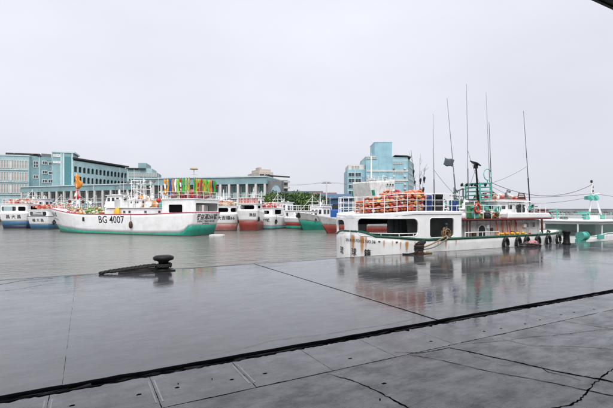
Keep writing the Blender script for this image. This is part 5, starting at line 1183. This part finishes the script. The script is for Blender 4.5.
# bundle of rope and cloth left on the quay
p = at_v(529, 246, 11.75)
tr = lump((p.x, p.y, .003), .55, .26, .20, paint('mixed_net', (.08, .065, .06), .85, grime=.6, scale=16), 'net_heap', 'dark net heap lying on the quay edge below the tyres', 'net', 9)
o = lump((p.x+.15, p.y-.10, .11), .28, .16, .17, paint('pink_cloth', (.52, .25, .26), .8, grime=.45, scale=10), 'cloth_bundle', 'pink and white cloth bundle on the net heap at the quay edge', 'cloth', 10)
rope([(p.x-.9, p.y-.05, .03), (p.x-.5, p.y+.02, .05), (p.x-.3, p.y-.2, .14), (p.x+.3, p.y-.28, .08), (p.x+.75, p.y-.1, .03)], .03, 'black rope twisted round the net heap on the quay edge', M_ROPED)
pb3 = at_v(566.5, 243, 11.70); bo3 = thing('bollard', 'tall black bollard at the gap between the two near boats', 'bollard', (pb3.x, pb3.y, 0))
mb = MB(); mb.lathe([(.19, 0), (.19, .05), (.145, .1), (.135, .48), (.16, .54)], n=18); mb.build('post', M_IRON, bo3, True)
mb = MB(); mb.lathe([(.155, .541), (.19, .57), (.19, .64), (.13, .69), (.05, .70)], n=18); mb.build('cap', M_IRON, bo3, True)
# ================================================================== MINT AND WHITE BOAT FARTHER ALONG THE QUAY
S2 = Vector((26.7, 15.8, WATER)); L2 = 15
b2 = thing('fishing_boat', 'low white and mint fishing boat at the right edge with mint line drum', 'fishing boat', S2)
h2 = Hull(L2, 5.0, [(0, 1.05), (.03, 1.08), (.11, 1.30), (.3, 1.32), (1, 1.8)], [(0, .15), (1, .15)], stern='round', a=1.5, tb=.6, q=2.3, rake=1.3, botw=.93)
H2 = make_hull(b2, h2, M_WHITER, M_MINT, paint('pale_mint', (.50, .68, .62), .5, grime=.25), drop=.45, stripe_r=.04)
path2 = [(5.6, -2.35)]+[(1.6-1.5*math.sin(PI/2*k/12), -2.35*math.cos(PI/2*k/12)) for k in range(13)]+[(1.6-1.5*math.cos(PI/2*k/12), 2.35*math.sin(PI/2*k/12)) for k in range(1, 13)]+[(5.6, 2.35)]
mb = MB(); mb.prism([(x-.12 if x < 1.7 else x, y*1.05) for x, y in path2], 1.98, 2.10); mb.build('canopy_roof', M_WHITE, b2, bevel=.05)
mb = MB(); mb.prism([(x+.02 if x < 1.7 else x, y*.99) for x, y in path2], 1.83, 1.979); mb.build('canopy_valance', M_WHITE, b2, bevel=.03)
for (x, y) in ((.45, -1.4), (.45, 1.4), (1.6, -2.2), (1.6, 2.2), (3.6, -2.3), (3.6, 2.3), (5.4, -2.3), (5.4, 2.3)):
    mb = MB(); mb.tube([(x, y, .6), (x, y, 1.84)], .045, 8); mb.build('pillar', M_WHITE, b2)
mb = MB(); mb.bbox(2.3, 5.5, -1.5, 1.8, .58, 1.829); mb.build('deckhouse', paint('mint_pale', (.55, .74, .69), .5, grime=.3), b2, bevel=.04)
mb = MB(); mb.bbox(1.7, 2.2, -1.2, 1.2, .58, 1.3); mb.build('store_locker', M_DIN, b2, bevel=.04)
railing(b2, [(x+.05, y*.98) for x, y in path2], 2.10, .40, paint('pale_mint', (.50, .68, .62), .5, grime=.25), .62, (1., .55), .016)
q = at_v(582.5, 236, 13.2)-S2; Mx = Matrix.Rotation(PI/2, 3, 'Y') @ Matrix.Rotation(.0, 3, 'X')
mb = MB(); mb.lathe([(.26, -.28), (.26, -.23), (.15, -.22), (.15, .22), (.26, .23), (.26, .28)], (q.x, q.y, q.z), 20, Mx); dr2 = mb.build('line_drum', M_MINT, b2)
mb = MB(); mb.lathe([(.20, -.21), (.22, -.1), (.22, .1), (.20, .21)], (q.x, q.y, q.z), 20, Mx); mb.build('wound_line', paint('mint_line', (.10, .42, .36), .7), dr2)
mb = MB(); mb.box((q.x, q.y+.1, q.z-.42), (.6, .3, .5)); mb.build('drum_stand', M_MINT, b2)
q = at_v(600, 237, 13.25)-S2; mb = MB(); mb.box((q.x, q.y-.03, q.z), (.62, .12, .26)); mb.build('hatch_panel', M_MINT, b2, bevel=.02)
# A-frame mast with lamps
vM = 15.4; G2 = lambda px_, py_: at_v(px_, py_, vM)-S2
mb = MB(); mb.tube([G2(589, 217), G2(591.5, 194)], .055, 8); mb.tube([G2(602.5, 219), G2(594.5, 195)], .07, 8, .05); mb.tube([G2(591.5, 196), G2(592.2, 182)], .035, 8); mb.tube([G2(584, 196), G2(599, 193.5)], .03, 6); mst = mb.build('mast', M_WHITE, b2)
q = G2(589.5, 198); mb = MB(); mb.box(q, (.7, .3, .24)); mb.lathe([(.14, 0), (.2, .1), (.2, .26)], (q.x-.3, q.y-.1, q.z-.05), 10, Matrix.Rotation(1.2, 3, 'X')); mb.lathe([(.14, 0), (.2, .1), (.2, .26)], (q.x+.3, q.y-.1, q.z-.05), 10, Matrix.Rotation(1.2, 3, 'X')); mb.build('flood_lamp', M_MINT, mst)
q = G2(584, 213); mb = MB(); mb.box(q, (1.0, .3, .2)); mb.box(q+Vector((.2, 0, -.2)), (.3, .3, .3)); mb.build('lamp_bar', M_MINT, mst)
for y, m_ in ((191, M_DKRED), (187, M_STEEL), (181.5, M_RUBBER)): q = G2(592.5 if y != 181.5 else 591.5, y); mb = MB(); mb.lathe([(.05, -.09), (.07, -.06), (.07, .06), (.04, .10)], q, 10); mb.build('signal_lamp', m_, mst, True)
# stays and cables between the boats
T_ = lambda px_, py_, v: at_v(px_, py_, v)
wire(T_(594, 193.5, 15.4), T_(500, 197, 14.6), .10, .012, 'stay_wire', 'middle stay wire from the right mast to the round sterned boat\'s bridge')
wire(T_(592, 184.5, 15.4), T_(491, 182.5, 14.6), .75, .014, 'stay_wire', 'sagging upper wire from the right mast to the mint gantry')
wire(T_(590, 197, 15.4), T_(525, 203.5, 15.0), .12, .010, 'stay_wire', 'lowest stay wire from the right mast to the bridge')
wire(T_(597, 194, 15.4), T_(660, 200, 16.), .1, .012, 'stay_wire', 'stay wire leaving the right mast towards the picture\'s right edge')
# flag poles with black cloth, left of the antennas
for k, (xb, yb, xt, yt) in enumerate([(419.5, 205, 420, 158), (418, 205, 411, 150), (420.5, 205, 424.5, 168)]):
    pa, pt_ = at_v(xb, yb, 14.0), at_v(xt, yt, 14.0); pa.z = zf; r = thing('marker_pole', ['upright', 'left leaning', 'right leaning'][k]+' thin marker pole with black cloth beyond the float pile', 'pole', pa, 0, 'marker poles on the stern roof')
    mb = MB(); mb.tube([(0, 0, 0), pt_-pa], .016, 6, .006); mb.build('pole', M_ROPED, r)
    rnd = random.Random(k); d_ = (pt_-pa)
    for j in range(6):
        c_ = d_*rnd.uniform(.45, .95); mb = MB(); e_ = c_+Vector((rnd.uniform(-.22, .22), rnd.uniform(-.1, .1), rnd.uniform(.15, .5))); mb.tube([c_, c_.lerp(e_, .5)+Vector((rnd.uniform(-.03, .03), 0, 0)), e_], .007, 5, .003); mb.build('twig', M_ROPED, r)
    for t in ((.42, .62), (.5, .68), (.35, .55, .8))[k]:
        c_ = d_*t; mb = MB(); hh = rnd.uniform(.18, .42)
        for i in range(5):
            for j in range(4): mb.v.append((c_.x+(.09+.05*rnd.random())*j/3*(1 if k != 1 else .6)*(1-.5*abs(i-1.5)/2.5), c_.y+.04*math.sin(j*2+i), c_.z-hh*i/4))
        for i in range(4):
            for j in range(3): a = i*4+j; mb.f.append((a, a+1, a+5, a+4)); mb.m.append(0)
        mb.build('black_cloth', M_RUBBER, r, True, solid=.006, recalc=False)

# machinery on the boat deck and bridge top of the round sterned boat
clutter(b1, 4.7, 8.0, 1.5, 2.287, 26, 51, [M_MINT, M_MINT, M_WHITE, M_DARK, M_STEEL, M_DKRED], .72); clutter(b1, 8.5, 10.7, .9, 3.262, 11, 52, [M_WHITE, M_STEEL, M_MINT, M_DKRED, M_DARK], .34); clutter(b1, 4.6, 7.9, .35, .75, 0, 55, [M_WHITE], 1)
for i in range(7):
    x = 5.0+i*.95; mb = MB(); mb.box((x, Y0-.06, 1.2+.35*(i % 3)), (.16+.06*(i % 2), .12, .18)); mb.build('wall_box', [M_STEEL, M_RIRON, M_WHITE][i % 3], DH, bevel=.015)
    mb = MB(); mb.tube([(x+.3, Y0-.035, .8), (x+.3, Y0-.035, 2.19)], .018, 6); mb.build('wall_pipe', M_WHITEO, DH)
clutter(b1, 10.9, 12.6, .9, 1.0, 5, 53, [M_WHITE, M_RIRON, M_MINT], 1.0)
clutter(b2, 1.2, 5.4, 1.9, 2.101, 9, 54, [M_WHITE, M_MINT, M_STEEL], .5)
p = at_v(498.5, 209.5, 13.0); mb = MB(); mb.torus((p.x-S1.x, p.y-S1.y, p.z-WATER), .15, .035, 20, 8, Matrix.Rotation(PI/2, 3, 'X')); mb.torus((p.x-S1.x, p.y-S1.y+.08, p.z-WATER), .13, .03, 20, 8, Matrix.Rotation(PI/2, 3, 'X')); mb.build('hose_reel', M_MINT, b1, True)

# more gear aft of the bridge: frames, coils, crates, poles and rigging
clutter(b1, 4.5, 8.1, 1.75, 2.288, 22, 61, [M_MINT, M_WHITE, M_DARK, M_STEEL, M_RIRON, M_ORANGE, M_GREEN], .85); clutter(b1, 8.3, 11.3, 1.5, 2.565, 14, 62, [M_MINT, M_WHITE, M_DARK, M_DKRED, M_RIRON], .6)
clutter(b1, 11.0, 13.4, 1.0, .95, 7, 63, [M_MINT, M_WHITE, M_RIRON, M_DARK], .9); clutter(b1, 3.0, 4.2, 1.6, 2.66, 7, 64, [M_DARK, M_STEEL, M_GREEN, M_BLUE], .6)
rnd = random.Random(77)
heap((S1.x+9.6, S1.y-.2, WATER+3.262), 0, 1.6, 1.2, .32, ['salmon', 'white', 'magenta', 'tan'], 'pinkish floats and pale gear heaped on the bridge roof', 60, .075, 'floats', 71)
heap((S1.x+6.9, S1.y-1.45, WATER+2.288), 0, 1.7, .55, .42, ['lime', 'tan', 'orange', 'red', 'white'], 'mixed coloured gear heaped behind the deck railing below the gantry', 80, .07, 'fishing gear', 72)
heap((S1.x+9.2, S1.y-1.85, WATER+.72), 0, 2.6, .30, .85, ['orange', 'yellow', 'red', 'yellow'], 'orange and yellow gear stowed on the side deck below the marker buoys', 110, .065, 'fishing gear', 73)
mb = MB()
for (xa, ya, va, xb, yb, vb) in [(486, 183, 14.6, 530, 203, 15), (480, 183, 14.6, 456.5, 190, 14.3), (491, 190, 14.6, 512, 200, 14.2), (476, 168, 14.3, 461, 205, 14.2), (491, 183, 15.2, 527.6, 166, 15.0), (467.6, 150, 14.8, 480, 184, 14.4), (434, 170, 14.9, 461, 200, 14.3)]:
    p, q = at_v(xa, ya, va)-S1, at_v(xb, yb, vb)-S1; mb.tube([p.lerp(q, i/8)-Vector((0, 0, .10*4*(i/8)*(1-i/8))) for i in range(9)], .008, 5)
mb.build('rigging_line', M_ROPED, b1)
for i in range(9):
    x = 4.9+i*.37; mb = MB(); mb.tube([(x, -1.2+rnd.uniform(-.3, .3), 2.3), (x+rnd.uniform(-.25, .25), -1.1, 2.3+rnd.uniform(.7, 1.35))], .014, 5); mb.build('boat_hook', rnd.choice([M_MINT, M_ROPE, M_WHITE, M_ORANGE]), b1)
for px_, z_ in ((466, 1.3), (474, 1.1), (488, 1.25), (495, 1.1)):
    x = xl(px_, 12.95); mb = MB(); mb.torus((x, Y0-.14, z_), .13, .03, 14, 6, Matrix.Rotation(PI/2, 3, 'X')); mb.torus((x+.02, Y0-.09, z_-.03), .11, .03, 14, 6, Matrix.Rotation(PI/2, 3, 'X')); mb.build('rope_hank', rnd.choice([M_ROPE, M_RIRON]), DH, True)
h3 = Hull(L1, 4.4, h1.sheer, [(0, .1), (1, .1)], stern='round', a=1.05, tb=.60, q=2.3, rake=1.3, botw=.95, flare=.8); h3.part(lambda t: -.4, h3.zb, 1).build('scum_line', M_SCUM, H1, True, solid=.12, recalc=False)
